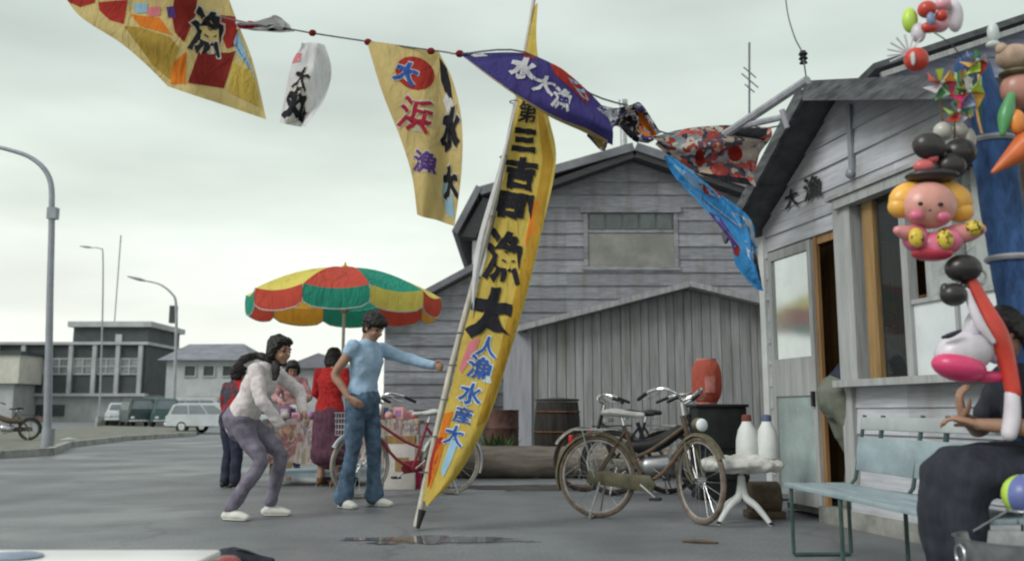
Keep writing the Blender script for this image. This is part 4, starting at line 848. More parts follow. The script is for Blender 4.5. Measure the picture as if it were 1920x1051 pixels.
M['red_knit'] = mat('red_knit', (.40, .022, .022), .95, .2, 25, bump=.5); M['plum'] = mat('plum_skirt', (.11, .045, .07), .9, .25, 12, stretch=(4, 4, .6), bump=.4)
M['navy'] = mat('navy_cloth', (.03, .035, .06), .9, .2, 10, bump=.3); M['charcoal'] = mat('charcoal_cloth', (.026, .03, .042), .8, .2, 5, stretch=(3, 3, .7), bump=.7); M['olive'] = mat('olive_cloth', (.15, .165, .13), .9, .12, 6, stretch=(2, 2, .6), bump=.3)
R_ = math.radians
# man in blue shirt (faces right of the picture, looks down, one arm towards the pole)
f = G(676, 950)
# own frame: x -> +X of the world (rz = -25 deg: turned a little to the camera)
person('young man in pale blue shirt and jeans looking down, one arm reaching for the banner', (f.x, f.y, 0), R_(-28), dict(
    pelvis=(0, 0, .98), waist=(.0, 0, 1.12), chest=(.03, 0, 1.32), neck=(.055, 0, 1.50), head=(.105, -.0, 1.615),
    shL=(.04, .19, 1.43), shR=(.02, -.19, 1.43), elL=(.32, .30, 1.33), wrL=(.56, .33, 1.27), elR=(-.14, -.245, 1.18), wrR=(.03, -.24, .97),
    handL=(1, 0, -.2), palmL=(0, -1, 0), handR=(.8, .2, -.5), palmR=(.2, 1, .1),
    hipL=(0, .09, .92), hipR=(.0, -.09, .92), knL=(.06, .10, .50), knR=(-.02, -.11, .50), anL=(.05, .13, .09), anR=(-.10, -.12, .09), toeL=(.21, .17, .0), toeR=(.06, -.17, .0)),
    (-8, 24, 0), topm=M['lt_denim'], sleeve=(1, .16), botm=M['denim'], shoem=M['canvas_shoe'], hair='thick', hand=(1.0, .3), coll=.088, neckline=.80)
f = G(455, 972)
person('woman in a pale jumper and mauve trousers crouching with her hands on her knees', (f.x, f.y, 0), R_(-8), dict(
    pelvis=(-.04, 0, .80), waist=(.02, 0, .93), chest=(.11, 0, 1.10), neck=(.19, 0, 1.25), head=(.27, -.02, 1.345),
    shL=(.13, .165, 1.19), shR=(.13, -.165, 1.18), elL=(.36, .21, 1.02), wrL=(.44, .10, .84), elR=(.22, -.22, .93), wrR=(.34, -.11, .74),
    handL=(.6, -.3, -.6), palmL=(-.5, -.6, -.5), handR=(.7, .2, -.5), palmR=(-.4, .5, -.6),
    hipL=(-.03, .08, .76), hipR=(-.03, -.08, .76), knL=(.25, .12, .50), knR=(.18, -.10, .46), anL=(.13, .24, .10), anR=(-.06, -.10, .09), toeL=(.28, .27, .0), toeR=(.09, -.12, .0)),
    (-20, 10, 0), topm=M['jumper'], botm=M['mauve'], shoem=M['canvas_shoe'], hair='bob', hand=(.5, .5), fem=True, hem=.0, lw=.9)
t = thing('scarf', 'black scarf knotted round the crouching woman\'s neck, ends behind her shoulder', 'scarf', (0, 0, 0))
c = Vector((f.x, f.y, 0)); Rm = Matrix.Rotation(R_(-8), 3, 'Z'); q = lambda x, y, z: tuple(c + Rm @ Vector((x, y, z)))
m = MB(); m.loft([q(.20, -.08, 1.27), q(.28, -.03, 1.24), q(.28, .05, 1.24), q(.18, .09, 1.28), q(.09, .05, 1.31), q(.08, -.05, 1.31), q(.16, -.09, 1.28)], [.026] * 7, None, 10, 3)
m.loft([q(.10, -.08, 1.30), q(.02, -.14, 1.27), q(-.05, -.15, 1.20)], [(.03, .02), (.04, .015), (.03, .01)], (0, 0, 1), 10, 3); m.loft([q(.26, -.09, 1.25), q(.28, -.11, 1.16), q(.27, -.12, 1.10)], [(.028, .018), (.036, .014), (.02, .01)], (1, 0, 0), 10, 3)
m.build('wrap', M['hair'], t, voxel=.008, rough=.006, rs=20, angle=180)
std = lambda **k: {**dict(pelvis=(0, 0, .90), waist=(0, 0, 1.03), chest=(.02, 0, 1.20), neck=(.03, 0, 1.37), head=(.06, 0, 1.47), shL=(.02, .165, 1.30), shR=(.02, -.165, 1.30), elL=(.05, .22, 1.06), elR=(.05, -.22, 1.06), wrL=(.26, .16, 1.0), wrR=(.26, -.16, 1.0),
    handL=(1, -.2, 0), palmL=(0, 0, -1), handR=(1, .2, 0), palmR=(0, 0, -1), hipL=(0, .085, .86), hipR=(0, -.085, .86), knL=(.03, .09, .47), knR=(.0, -.09, .47), anL=(0, .10, .09), anR=(-.02, -.10, .09), toeL=(.15, .12, 0), toeR=(.13, -.12, 0)), **k}
f = G(614, 911)
person('woman seen from behind in a red cardigan and plum skirt at the parasol stall', (f.x, f.y, 0), R_(70), std(), (30, 14, 0), topm=M['red_knit'], bottom='skirt', botm=M['plum'], skirt=([(0, 0, .88), (0, 0, .65), (.01, 0, .38)], [(.17, .14), (.20, .17), (.235, .19)]), hair='long', fem=True, hem=.04, s=1, shoem=mat('brown_shoe', (.12, .06, .03), .6))
f = G(432, 914)
person('person in dark clothes with a red sleeve standing behind the crouching woman', (f.x, f.y, 0), R_(60), {k: tuple(x * .87 for x in v) if k[:4] not in ('hand', 'palm') else v for k, v in std(elL=(.06, .24, 1.08), wrL=(.12, .2, .86)).items()}, (10, 5, 0), s=.92, topm=mat('dark_red_top', (.05, .045, .06), .9, .2, 4, col2=(.38, .02, .02), thr=(.5, .56)), botm=M['navy'], hair='short', fem=True, hem=.04)
f = G(512, 890)
person('vendor in a pink blouse behind the goods on the parasol stall', (f.x, f.y + .9, 0), R_(-75), std(elL=(.1, .24, 1.05), wrL=(.34, .1, 1.02), elR=(.1, -.24, 1.05), wrR=(.3, -.14, .98)), (0, 28, 0), topm=mat('pink_blouse', (.50, .33, .33), .9, .2, 20, col2=(.3, .12, .13)), botm=M['navy'], hair='long', fem=True, hem=.04)
# person in the shop doorway (back to us, leaning in)
p = SMt @ Vector((tO1 - .12, .12, .06))
person('person in olive trousers standing inside the dark shop doorway', tuple(p), SR + R_(82), std(pelvis=(-.14, 0, .92), waist=(-.03, 0, 1.05), chest=(.10, 0, 1.2), neck=(.20, 0, 1.35), head=(.27, 0, 1.45), shL=(.13, .165, 1.29), shR=(.13, -.165, 1.29), elL=(.36, .17, 1.12), elR=(.36, -.17, 1.12), wrL=(.56, .1, 1.1), wrR=(.56, -.1, 1.1), hipL=(-.12, .085, .87), hipR=(-.12, -.085, .87)), (0, 10, 0), topm=M['navy'], botm=M['olive'], hair='short', coll=.08, tuck=True, lw=1.12)
# person seated on the bench, hunched over
p = G(1850, 1130)
person('seated person in charcoal clothes on the bench, mostly hidden behind the balloons', (2.24, 3.90, 0), R_(183), dict(
    pelvis=(0, 0, .54), waist=(-.02, 0, .68), chest=(.0, 0, .88), neck=(.05, 0, 1.06), head=(.11, .0, 1.17),
    shL=(.02, .17, 1.0), shR=(.02, -.17, 1.0), elL=(.10, .25, .78), wrL=(.33, .10, .80), elR=(.12, -.24, .77), wrR=(.31, -.04, .83),
    handL=(.8, -.5, .3), palmL=(0, 0, -1), handR=(.25, .15, 1), palmR=(-1, .3, .2),
    hipL=(.02, .10, .54), hipR=(.02, -.10, .54), knL=(.40, .12, .58), knR=(.40, -.12, .58), anL=(.36, .12, .09), anR=(.30, -.13, .09), toeL=(.52, .13, 0), toeR=(.46, -.15, 0)),
    (15, 25, 0), topm=M['charcoal'], sleeve=(.7, .7), bottom='skirt', botm=M['charcoal'], skirt=([(.0, 0, .60), (.22, 0, .61), (.38, 0, .57), (.41, 0, .32), (.33, 0, .06)], [(.19, .13), (.21, .11), (.22, .12), (.18, .10), (.17, .10)]), hair='bob', hem=.04)
# ================================================================ PARASOL
pc = P(642, 700, 11.3)
M['p_red'] = cloth('parasol_red', (.62, .10, .07), scale=4); M['p_yel'] = cloth('parasol_yellow', (.85, .74, .17), scale=4); M['p_grn'] = cloth('parasol_green', (.04, .34, .24), scale=4); M['p_org'] = cloth('parasol_orange', (.80, .42, .06), scale=4)
pr = thing('parasol', 'big market parasol of red, green and yellow panels shading the street stall', 'parasol', (pc.x, pc.y, 0)); 
zR, zA, RR = P(642, 560, 11.3).z + .03, P(642, 502, 11.3).z, 1.20
order = ['p_red', 'p_grn', 'p_yel', 'p_yel', 'p_red', 'p_grn', 'p_org', 'p_red', 'p_yel', 'p_yel']; val = ['p_grn', 'p_yel', 'p_red', 'p_org', 'p_red', 'p_grn', 'p_org', 'p_red', 'p_grn', 'p_red']
def prof(r): return zR + (zA - zR) * (1 - (r / RR) ** 1.9)
for k in range(10):
    a0 = R_(-90 - 18 + 36 * k + 6); a1 = a0 + R_(36); m = MB(); vs = []; nr, na = 10, 8
    for i in range(nr + 1):
        r = RR * i / nr
        for j in range(na + 1):
            t_ = j / na; p0 = V(math.cos(a0), math.sin(a0), 0); p1 = V(math.cos(a1), math.sin(a1), 0); p = p0.lerp(p1, t_) * r; vs.append((p.x, p.y, prof(r) - .05 * (i / nr) * math.sin(math.pi * t_)))
    m.add(vs, [(i * (na + 1) + j, i * (na + 1) + j + 1, (i + 1) * (na + 1) + j + 1, (i + 1) * (na + 1) + j) for i in range(nr) for j in range(na)]); m.build('canopy_panel', M[order[k]], pr, angle=180)
    m = MB(); vs = []
    for i in range(5):
        for j in range(na + 1):
            t_ = j / na; p = V(math.cos(a0), math.sin(a0), 0).lerp(V(math.cos(a1), math.sin(a1), 0), t_) * (RR + .005 + .012 * math.sin(i * .8)); dep = .20 + .035 * min(1, 4 * math.sin(math.pi * t_)) ; vs.append((p.x, p.y, prof(RR) - .05 * math.sin(math.pi * t_) - dep * i / 4))
    m.add(vs, [(i * (na + 1) + j, i * (na + 1) + j + 1, (i + 1) * (na + 1) + j + 1, (i + 1) * (na + 1) + j) for i in range(4) for j in range(na)]); vo = m.build('valance', M[val[k]], pr, angle=180)
    m = MB(); pts = [vs[0]] + [vs[4 * (na + 1) + j] for j in range(na + 1)] + [vs[na]]; m.tube([tuple(Vector(p) * 1.0) for p in pts], .008, 5); m.build('piping', M['curtain'], vo)
    m = MB(); e_ = V(math.cos(a0), math.sin(a0), 0); m.tube([(0, 0, zA - .03)] + [tuple(e_ * (RR * q)) [:2] + (prof(RR * q) - .012,) for q in (.33, .66, 1)], .007, 6, 2); m.tube([(0, 0, zR - .22), tuple(e_ * (RR * .5))[:2] + (prof(RR * .5) - .015,)], .006, 6); m.build('rib', M['steel'], pr)
m = MB(); m.tube([(0, 0, 0), (0, 0, zA + .02)], .02, 10); m.build('pole', M['shed_white'], pr)
m = MB(); m.lathe([(.05, zA - .01), (.045, zA + .02), (.015, zA + .035), (.01, zA + .07)], 14); m.build('finial', M['p_org'], pr)
m = MB(); m.lathe([(.24, 0), (.24, .05), (.20, .07), (.04, .08), (.03, .3)], 20); m.build('base', M['concrete'], pr)
# ================================================================ STALL
sx0, sx1 = P(498, 800, 10.75).x, P(782, 800, 10.75).x; sy = 10.75
stl = thing('market_stall', 'street stall table with a pink and cream printed cloth under the parasol', 'stall', ((sx0 + sx1) / 2, sy, 0)); hw = (sx1 - sx0) / 2
m = MB(); m.b2((-hw, 0, .70), (hw, .95, .74)); m.build('tabletop', M['ochre_wood'], stl, smooth=False)
m = MB(); vs = []; n = 80
for i in range(n + 1):
    x = -hw - .03 + (2 * hw + .06) * i / n
    for z, dy in ((.76, .0), (.6, -.02), (.42, -.03), (.26, -.04)): vs.append((x, -.03 + dy + .022 * math.sin(i * .9) * (.76 - z) * 1.6 + .01 * math.sin(i * 2.3), z + .012 * math.sin(i * .5)))
m.add(vs, [(i * 4 + j, (i + 1) * 4 + j, (i + 1) * 4 + j + 1, i * 4 + j + 1) for i in range(n) for j in range(3)])
m.add([(-hw - .03, -.03, .76), (hw + .03, -.03, .76), (hw + .03, .97, .75), (-hw - .03, .97, .75)], [(0, 1, 2, 3)])
m.build('tablecloth', patchwork('printed_tablecloth', [(.52, .42, .40), (.55, .46, .42), (.40, .20, .20), (.5, .45, .36), (.60, .52, .50), (.33, .30, .34)], 9), stl, angle=180)
for x in (-hw + .08, hw - .08):
    for y in (.06, .88): m = MB(); m.box((x, y, .35), (.05, .05, .7)); m.build('leg', M['ochre_wood'], stl)
m = MB(); m.b2((-hw + .1, .02, .10), (hw - .15, .85, .15)); m.build('shelf', mat('pale_blue_board', (.32, .42, .48), .6, .1, 4), stl, smooth=False)
# goods on the stall
cr_ = random.Random(5)
gcols = [(.62, .60, .58), (.60, .12, .10), (.66, .36, .36), (.12, .16, .34), (.60, .48, .15), (.35, .18, .35), (.10, .30, .25), (.7, .7, .68)]
gl = ['small white box', 'red toy box', 'pink doll box', 'navy tin', 'yellow packet', 'purple box', 'green tin', 'pale paper bag']
for i in range(16):
    x = -hw + .12 + (2 * hw - .24) * i / 15; y = .15 + cr_.uniform(0, .35); ci = cr_.randrange(8); h_ = cr_.uniform(.07, .2); w_ = cr_.uniform(.08, .14)
    cat_ = 'tin' if 'tin' in gl[ci] else 'box'
    nb = ['at the left end', 'near the left end', 'left of the middle', 'in the middle', 'right of the middle', 'near the right end', 'at the right end'][min(6, i * 7 // 16)]
    t = thing('toy_box' if cat_ == 'box' else 'sweet_tin', '%s %s among the goods on the parasol stall' % (gl[ci], nb), cat_, (stl.location.x + x, sy + y, .757), cr_.uniform(-.5, .5), 'goods laid out on the parasol stall')
    gm = mat('goods_%d' % ci, gcols[ci], .5, .1, 12)
    if cat_ == 'tin':
        m = MB(); m.lathe([(w_ * .45, 0), (w_ * .45, h_), (w_ * .42, h_ + .003)], 18); m.build('tin', gm, t); m = MB(); m.lathe([(w_ * .47, h_), (w_ * .47, h_ + .015), (w_ * .3, h_ + .02)], 18); m.build('lid', M['curtain'], t)
    else:
        m = MB(); m.box((0, 0, h_ / 2), (w_, w_ * .7, h_)); m.build('box', gm, t, bevel=.004); m = MB(); m.b2((-w_ * .3, -w_ * .353, h_ * .2), (w_ * .3, -w_ * .349, h_ * .75)); m.build('label_panel', mat('goods_%d' % ((ci + 3) % 8), gcols[(ci + 3) % 8], .5, .1, 12), t)
    if i % 3 == 0:
        b = thing('toy_ball', '%s ball beside the boxes %s of the parasol stall' % (gl[(ci + 2) % 8].split()[0] if gl[(ci + 2) % 8].split()[0] != 'small' else 'white', nb.replace('at ', 'by ')), 'ball', (stl.location.x + x + .08, sy + .1, .757), 0, 'goods laid out on the parasol stall'); m = MB(); m.ball((0, 0, .05), .05, 14); m.build('shell', mat('goods_%d' % ((ci + 2) % 8), gcols[(ci + 2) % 8], .4), b)
t = thing('display_box', 'large white carton at the right end of the stall behind the bicycle', 'carton', (P(752, 820, 10.3).x, 10.2, 0)); m = MB(); m.b2((-.17, 0, 0), (.17, .3, .58)); m.build('carton', mat('carton', (.55, .52, .48), .8, .08, 6), t, bevel=.01); m = MB(); m.b2((-.17, -.002, .5), (.17, .1, .585)); m.b2((-.05, -.004, .2), (.1, 0, .35)); m.build('tape', M['ochre_wood'], t)
# ================================================================ BICYCLES
def wheel(par, M4, r, tm, rimm, spokes=20, tw=.017):
    o = MB(); o.M = M4
    o.loft([(0, -.04, 0), (0, .04, 0)], .022, (0, 0, 1), 10, 1, 0, False)
    for k in range(spokes):
        a = 2 * math.pi * k / spokes; b = a + (.35 if k % 2 else -.35); y = .025 if k % 4 < 2 else -.025
        o.tube([(.02 * math.cos(b), y, .02 * math.sin(b)), ((r - .03) * math.cos(a), 0, (r - .03) * math.sin(a))], .0016, 4)
    w_ = o.build('wheel', M['chrome'], par); m = MB(); m.M = M4; m.torus((0, 0, 0), r - tw, tw, 'Y', 44, 8); m.build('tyre', tm, w_)
    m = MB(); m.M = M4; m.torus((0, 0, 0), r - tw * 2.2, tw * .6, 'Y', 44, 6); m.build('rim', rimm, w_); return w_
def bicycle(label, loc, rz, fm, tm, rimm, r=.33, wb=1.05, steer=0, saddlem=None, basket=False, lamp_=True, heavy=False, guardm=None, group='bicycles parked along the street', name='bicycle', cat='bicycle'):
    t = thing(name, label, cat, loc, rz, group); I = Matrix.Identity(4); xr, xf = -wb * .45, wb * .55; ft = .016 if not heavy else .022
    gm = guardm or M['chrome']; A = V(xf - .21, 0, .83); ax = V(xf - .06 - (xf - .21), 0, r + .05 - .83)
    St = Matrix.Translation(V(xf - .17, 0, .7)) @ Matrix.Rotation(R_(steer), 4, 'Z') @ Matrix.Translation(-V(xf - .17, 0, .7))
    wheel(t, Matrix.Translation((xr, 0, r)), r, tm, rimm, tw=.03 if heavy else .019); wheel(t, St @ Matrix.Translation((xf, 0, r)), r, tm, rimm, tw=.03 if heavy else .019)
    bb = V(-.02, 0, .28); hd1, hd0 = V(xf - .20, 0, .82), V(xf - .15, 0, .62); seat = V(-.18, 0, .74)
    m = MB(); m.tube([hd1, hd0], ft * 1.3, 10); m.tube([hd0 + V(0, 0, .02), lerp(hd0, bb, .55) + V(0, 0, -.05), bb], ft, 8, 3); m.tube([lerp(hd0, hd1, .6), lerp(hd1, seat, .55) + V(.02, 0, -.22), lerp(bb, seat, .45)], ft * .9, 8, 3); m.tube([bb, seat], ft, 8)
    for y in (-.055, .055): m.tube([bb + V(0, y * .5, 0), V(xr, y, r)], ft * .6, 6); m.tube([lerp(bb, seat, .9) + V(0, y * .3, 0), V(xr, y, r)], ft * .55, 6)
    m.loft([bb + V(0, -.04, 0), bb + V(0, .04, 0)], .028, (0, 0, 1), 10, 1, 0, False); m.build('frame', fm, t)
    m = MB(); m.M = St; c_ = V(xf - .13, 0, .6)
    for y in (-.055, .055): m.tube([c_ + V(0, y * .8, 0.01), V(xf - .07, y, .42), V(xf, y, r)], ft * .7, 7, 3)
    m.loft([c_ + V(0, -.05, 0), c_ + V(0, .05, 0)], .018, (0, 0, 1), 8, 1, 0, False); m.build('fork', gm, t)
    m = MB(); m.M = St; hb = V(xf - .235, 0, .93); m.tube([hd1 + V(0, 0, -.02), hb], .013, 8)
    for y in (-1, 1): m.tube([hb, hb + V(.07, .07 * y, .05), hb + V(.03, .17 * y, .10), hb + V(-.08, .24 * y, .08), hb + V(-.2, .255 * y, .03)], .011, 8, 4)
    h = m.build('handlebar', M['chrome'], t)
    for y in (-1, 1):
        m = MB(); m.M = St; m.loft([hb + V(-.12, .25 * y, .065), hb + V(-.23, .258 * y, .02)], .016, None, 8); m.build('grip', M['black'], h)
        m = MB(); m.M = St; m.tube([hb + V(.02, .20 * y, .08), hb + V(-.04, .24 * y, .03), hb + V(-.14, .26 * y, .02)], .005, 5, 2); m.build('brake_lever', M['chrome'], h)
    m = MB(); m.loft([(-.34, 0, .84), (-.25, 0, .845), (-.14, 0, .83), (-.02, 0, .825)], [(.06, .025), (.10, .035), (.055, .028), (.022, .02)], (0, 1, 0), 14, 3); s_ = m.build('saddle', saddlem or M['black'], t)
    m = MB(); m.tube([seat, (-.2, 0, .82)], .013, 8)
    for y in (-.06, .06): m.torus((-.3, y, .79), .024, .005, 'Z', 12, 5); m.torus((-.3, y, .775), .024, .005, 'Z', 12, 5)
    m.build('seat_post', M['chrome'], s_)
    for (cx_, a0, a1, mm) in ((xr, 20, 200, I), (xf, 30, 160, St)):
        m = MB(); m.M = mm @ Matrix.Translation((cx_, 0, r)); R2 = r + .022; vs = []; n = 20
        for k in range(n + 1):
            a = R_(a0 + (a1 - a0) * k / n)
            for y, d in ((-.03, -.018), (-.018, .004), (0, .01), (.018, .004), (.03, -.018)): vs.append(((R2 + d) * math.cos(a), y, (R2 + d) * math.sin(a)))
        m.add(vs, [(k * 5 + j, k * 5 + j + 1, (k + 1) * 5 + j + 1, (k + 1) * 5 + j) for k in range(n) for j in range(4)]); m.build('mudguard', gm, t)
    m = MB(); m.prism([(xr - .07, -.065, r - .05), (.06, -.065, .22), (.09, -.065, .28), (.05, -.065, .35), (xr - .05, -.065, r + .05)], (0, .03, 0)); m.build('chain_guard', guardm or fm, t, bevel=.008)
    m = MB(); m.tube([bb + V(.13, -.1, -.1), bb + V(0, -.09, 0), bb + V(0, .09, 0), bb + V(-.13, .1, .1)], .009, 6); cr2 = m.build('crank', M['chrome'], t)
    for p in (bb + V(.13, -.14, -.1), bb + V(-.13, .14, .1)): m = MB(); m.box(p, (.08, .09, .022)); m.build('pedal', M['black'], cr2)
    m = MB(); 
    for y in (-.06, 0, .06): m.tube([(xr - .2, y, r + .37), (xr + .2, y, r + .38)], .006, 6)
    for x in (-.2, -.05, .1, .2): m.tube([(xr + x, -.065, r + .375), (xr + x, .065, r + .375)], .006, 6)
    for y in (-.065, .065): m.tube([(xr - .1, y, r + .37), (xr, y, r)], .005, 6)
    m.build('rear_carrier', M['steel'] if not heavy else M['black'], t)
    m = MB(); m.box((xr - .22, 0, r + .29), (.03, .05, .08)); m.build('reflector', mat('reflector', (.6, .03, .03), .25, .05, 5), t, bevel=.008)
    m = MB(); m.tube([(xr + .05, -.07, r - .04), (xr - .02, -.13, .02)], .009, 6); m.tube([(xr + .05, .07, r - .04), (xr - .02, .13, .02)], .009, 6); m.tube([(xr - .02, -.13, .015), (xr - .02, .13, .015)], .009, 6); m.build('stand', M['steel'], t)
    if lamp_:
        m = MB(); m.M = St; m.ball((xf + .0, 0, .75), (.065, .055, .055), 14); l_ = m.build('headlight', gm, t); m = MB(); m.M = St; m.ball((xf + .045, 0, .75), (.03, .05, .05), 14); m.build('lens', M['white_panel'], l_)
    if heavy:
        m = MB(); m.loft([(xr + .18, 0, .50), (0, 0, .52), (xf - .3, 0, .66)], [(.07, .06), (.09, .08), (.06, .06)], (0, 1, 0), 14, 3); m.build('fuel_tank', fm, t); m = MB(); m.loft([(-.08, 0, .3), (.12, 0, .32)], [(.09, .1), (.08, .1)], (0, 1, 0), 12); m.build('engine', M['steel'], t)
    if basket:
        m = MB(); m.M = St
        for k in range(5):
            z = .62 + k * .055; a_ = .12 + .01 * k; m.tube([(xf - .02, -a_, z), (xf + .22, -a_, z), (xf + .22, a_, z), (xf - .02, a_, z), (xf - .02, -a_, z)], .004, 4)
        for y in (-.12, -.06, 0, .06, .12): m.tube([(xf + .22, y, .62), (xf + .22, y, .84)], .004, 4); m.tube([(xf - .02, y, .62), (xf - .02, y, .84)], .004, 4)
        m.build('basket', M['steel'], t)
    return t
M['dull_steel'] = mat('dull_steel', (.20, .19, .17), .5, .3, 14, metal=.6)
M['tyre_old'] = mat('old_tyre', (.17, .13, .105), .9, .25, 14, bump=.3); M['tyre_black'] = mat('black_tyre', (.035, .035, .035), .85, .2, 14); M['rimgrey'] = mat('grey_rim', (.40, .38, .34), .5, .2, 14, metal=.5); M['rust_dark'] = mat('dark_rusty_paint', (.055, .05, .04), .6, .3, 16, col2=(.13, .08, .045)); M['red_frame'] = mat('maroon_frame', (.30, .035, .05), .4, .1, 8); M['pale_saddle'] = mat('pale_saddle', (.55, .56, .53), .5, .15, 14); M['olive_frame'] = mat('olive_paint', (.13, .12, .07), .5, .25, 12)
def place2(rear, front_px, r):   # rear and front contact pixels -> location, heading, wheelbase
    a, b = G(*rear), G(*front_px); d = b - a; L = d.length; c = a + d * .45
    return (c.x, c.y, 0), math.atan2(d.y, d.x), L
a, b = G(1118, 972), G(1306, 962); d = b - a
loc, hz, L = place2((1118, 972), (1318, 968), .33)
def bike_at(rx, ry, ang, wb):   # rear contact point on the ground, heading degrees
    a = G(rx, ry); hv = V(math.cos(R_(ang)), math.sin(R_(ang)), 0) * wb * .45; return (a.x + hv.x, a.y + hv.y, 0), R_(ang)
loc, hz = bike_at(1120, 970, -24, .92)
bicycle('old rusty bicycle with a brown rear tyre and cream saddle nearest the camera', loc, hz, M['rust_dark'], M['tyre_old'], M['rimgrey'], wb=.92, steer=-44, saddlem=M['pale_saddle'], guardm=M['olive_frame'])
loc, hz = bike_at(1252, 925, 160, .9)
bicycle('dark bicycle facing left behind the rusty one, its handlebar above the log', loc, hz, M['black'], M['tyre_black'], M['rust'], wb=.9, steer=20, lamp_=False, guardm=M['dull_steel'])
loc, hz = bike_at(1150, 928, -12, .98)
bicycle('black motorised bicycle facing right between the two other parked bicycles', loc, hz, M['black'], M['tyre_black'], M['rimgrey'], wb=.98, steer=15, saddlem=M['black'], guardm=M['dull_steel'], heavy=True, name='motorbike', cat='motorbike')
loc, hz = bike_at(846, 926, 207, 1.0)
bicycle('maroon bicycle with a wire basket standing between the man and the tall banner', loc, hz, M['red_frame'], mat('cream_tyre', (.36, .33, .29), .8), M['rimgrey'], wb=1.0, steer=10, saddlem=M['pale_saddle'], basket=True, lamp_=False)
t = thing('red_pail', 'red plastic pail standing beside the maroon bicycle', 'pail', tuple(G(772, 915))); m = MB(); m.lathe([(.085, 0), (.10, .02), (.125, .22), (.132, .23), (.118, .225), (.09, .02), (.0, .015)], 22); m.build('bucket', mat('red_plastic', (.50, .03, .10), .35, .05, 5), t); m = MB(); m.tube([(-.125, 0, .21), (-.09, 0, .30), (0, 0, .335), (.09, 0, .30), (.125, 0, .21)], .005, 6, 3); m.build('handle', M['steel'], t)
# ================================================================ LOG, DRUMS, CRATES
M['log'] = mat('log_wood', (.25, .215, .18), .9, .25, 3, stretch=(.5, 4, 4), bump=.6, col2=(.12, .105, .09))
a, b = P(885, 866, 12), P(1150, 862, 12); b.z = a.z = .22
t = thing('log', 'long weathered log lying on the ground in front of the storage shed', 'log', ((a.x + b.x) / 2, 12, 0)); m = MB()
m.loft([(a.x - t.location.x - .9, .15, .2), (-.3, .0, .205), (.5, .02, .2), (b.x - t.location.x + 1.5, 0, .2)], [.2, .205, .195, .19], None, 20, 8, 0, False); m.build('trunk', M['log'], t, rough=.02, rs=5)
a = P(1045, 800, 14)
t = thing('rain_barrel', 'dark brown barrel with a flat lid against the storage shed', 'barrel', (a.x, a.y, 0)); m = MB(); m.lathe([(.31, 0), (.345, .25), (.355, .5), (.345, .75), (.32, 1.0), (.30, 1.0), (.28, .97), (0, .97)], 28); m.build('staves', mat('barrel_brown', (.035, .03, .026), .8, .3, 5, stretch=(5, 5, .5)), t)
for z, r in ((.2, .35), (.55, .362), (.85, .345)): m = MB(); m.torus((0, 0, z), r - .002, .014, 'Z', 32, 6); m.build('hoop', M['rust'], t)
m = MB(); m.lathe([(.0, 1.01), (.33, 1.01), (.34, 1.04), (0, 1.07)], 28); m.build('lid', M['house_dark'], t)
a = P(940, 800, 15)
t = thing('fuel_drum', 'rust brown steel drum beside the pale corner panel of the storage shed', 'drum', (a.x, a.y - .5, 0)); m = MB(); m.lathe([(.28, 0), (.285, .02), (.28, .28), (.29, .3), (.28, .32), (.28, .58), (.29, .6), (.28, .62), (.28, .86), (.285, .88), (.26, .87), (0, .865)], 28); m.build('drum', mat('drum_brown', (.10, .05, .04), .75, .3, 6), t); m = MB(); m.lathe([(.03, .87), (.03, .89), (0, .89)], 12, (.15, 0, 0)); m.build('bung', M['steel'], t)
# weeds
t = thing('weed', 'small clump of green weeds growing behind the log', 'plant', (P(932, 825, 12.8).x, 12.8, 0)); m = MB(); rr = random.Random(3)
for k in range(90):
    a_ = rr.uniform(0, 6.28); l = rr.uniform(.25, .62); sp_ = rr.uniform(.1, .28); bx, by = rr.uniform(-.18, .18), rr.uniform(-.12, .12); d = V(math.cos(a_), math.sin(a_), 0); s_ = V(-d.y, d.x, 0) * rr.uniform(.012, .028); p0 = V(bx, by, 0); p1 = p0 + d * sp_ * .5 + V(0, 0, l * .7); p2_ = p0 + d * sp_ + V(0, 0, l)
    m.add([p0 - s_ * .4, p0 + s_ * .4, p1 + s_, p1 - s_, p2_], [(0, 1, 2, 3), (3, 2, 4)])
m.build('leaves', mat('weed_green', (.09, .17, .06), .8, .3, 10), t, smooth=False)
a = P(1355, 800, 9.0)
t = thing('wooden_crate', 'black tarred box standing behind the bicycles by the shop corner', 'box', (a.x, 9.0, 0)); w_ = .24; h_ = P(1355, 757, 9).z; m = MB(); m.b2((-w_, 0, 0), (w_, .45, h_ - .03)); m.build('body', mat('tarred', (.022, .028, .026), .7, .2, 5), t, bevel=.01); m = MB(); m.b2((-w_ - .02, -.02, h_ - .03), (w_ + .02, .47, h_)); m.build('lid', M['black'], t, bevel=.006)
for z in (.2, .5): m = MB(); m.b2((-w_ - .004, -.014, z), (w_ + .004, 0, z + .05)); m.build('batten', M['black'], t)
a = P(1326, 752, 9.2)
t = thing('lantern', 'orange red ribbed paper lantern standing on the black box', 'lantern', (a.x, 9.2, h_)); zt2 = P(1326, 672, 9.2).z - h_; m = MB(); pf = []
for k in range(25):
    q = k / 24; r_ = .148 * (1 - abs(2 * q - 1) ** 3.2 * .38) + .004 * (k % 2); pf.append((r_, .015 + q * (zt2 - .03)))
m.lathe(pf, 28); m.build('shade', cloth('lantern_red', (.64, .17, .12), scale=5), t); m = MB(); m.lathe([(.10, zt2 - .02), (.10, zt2), (.07, zt2 + .002)], 22); m.build('rim', mat('pink_paint', (.60, .24, .20), .6), t); m = MB(); m.lathe([(.10, 0), (.10, .02)], 22); m.build('rim', mat('pink_paint', (.60, .24, .20), .6), t)
m = MB()
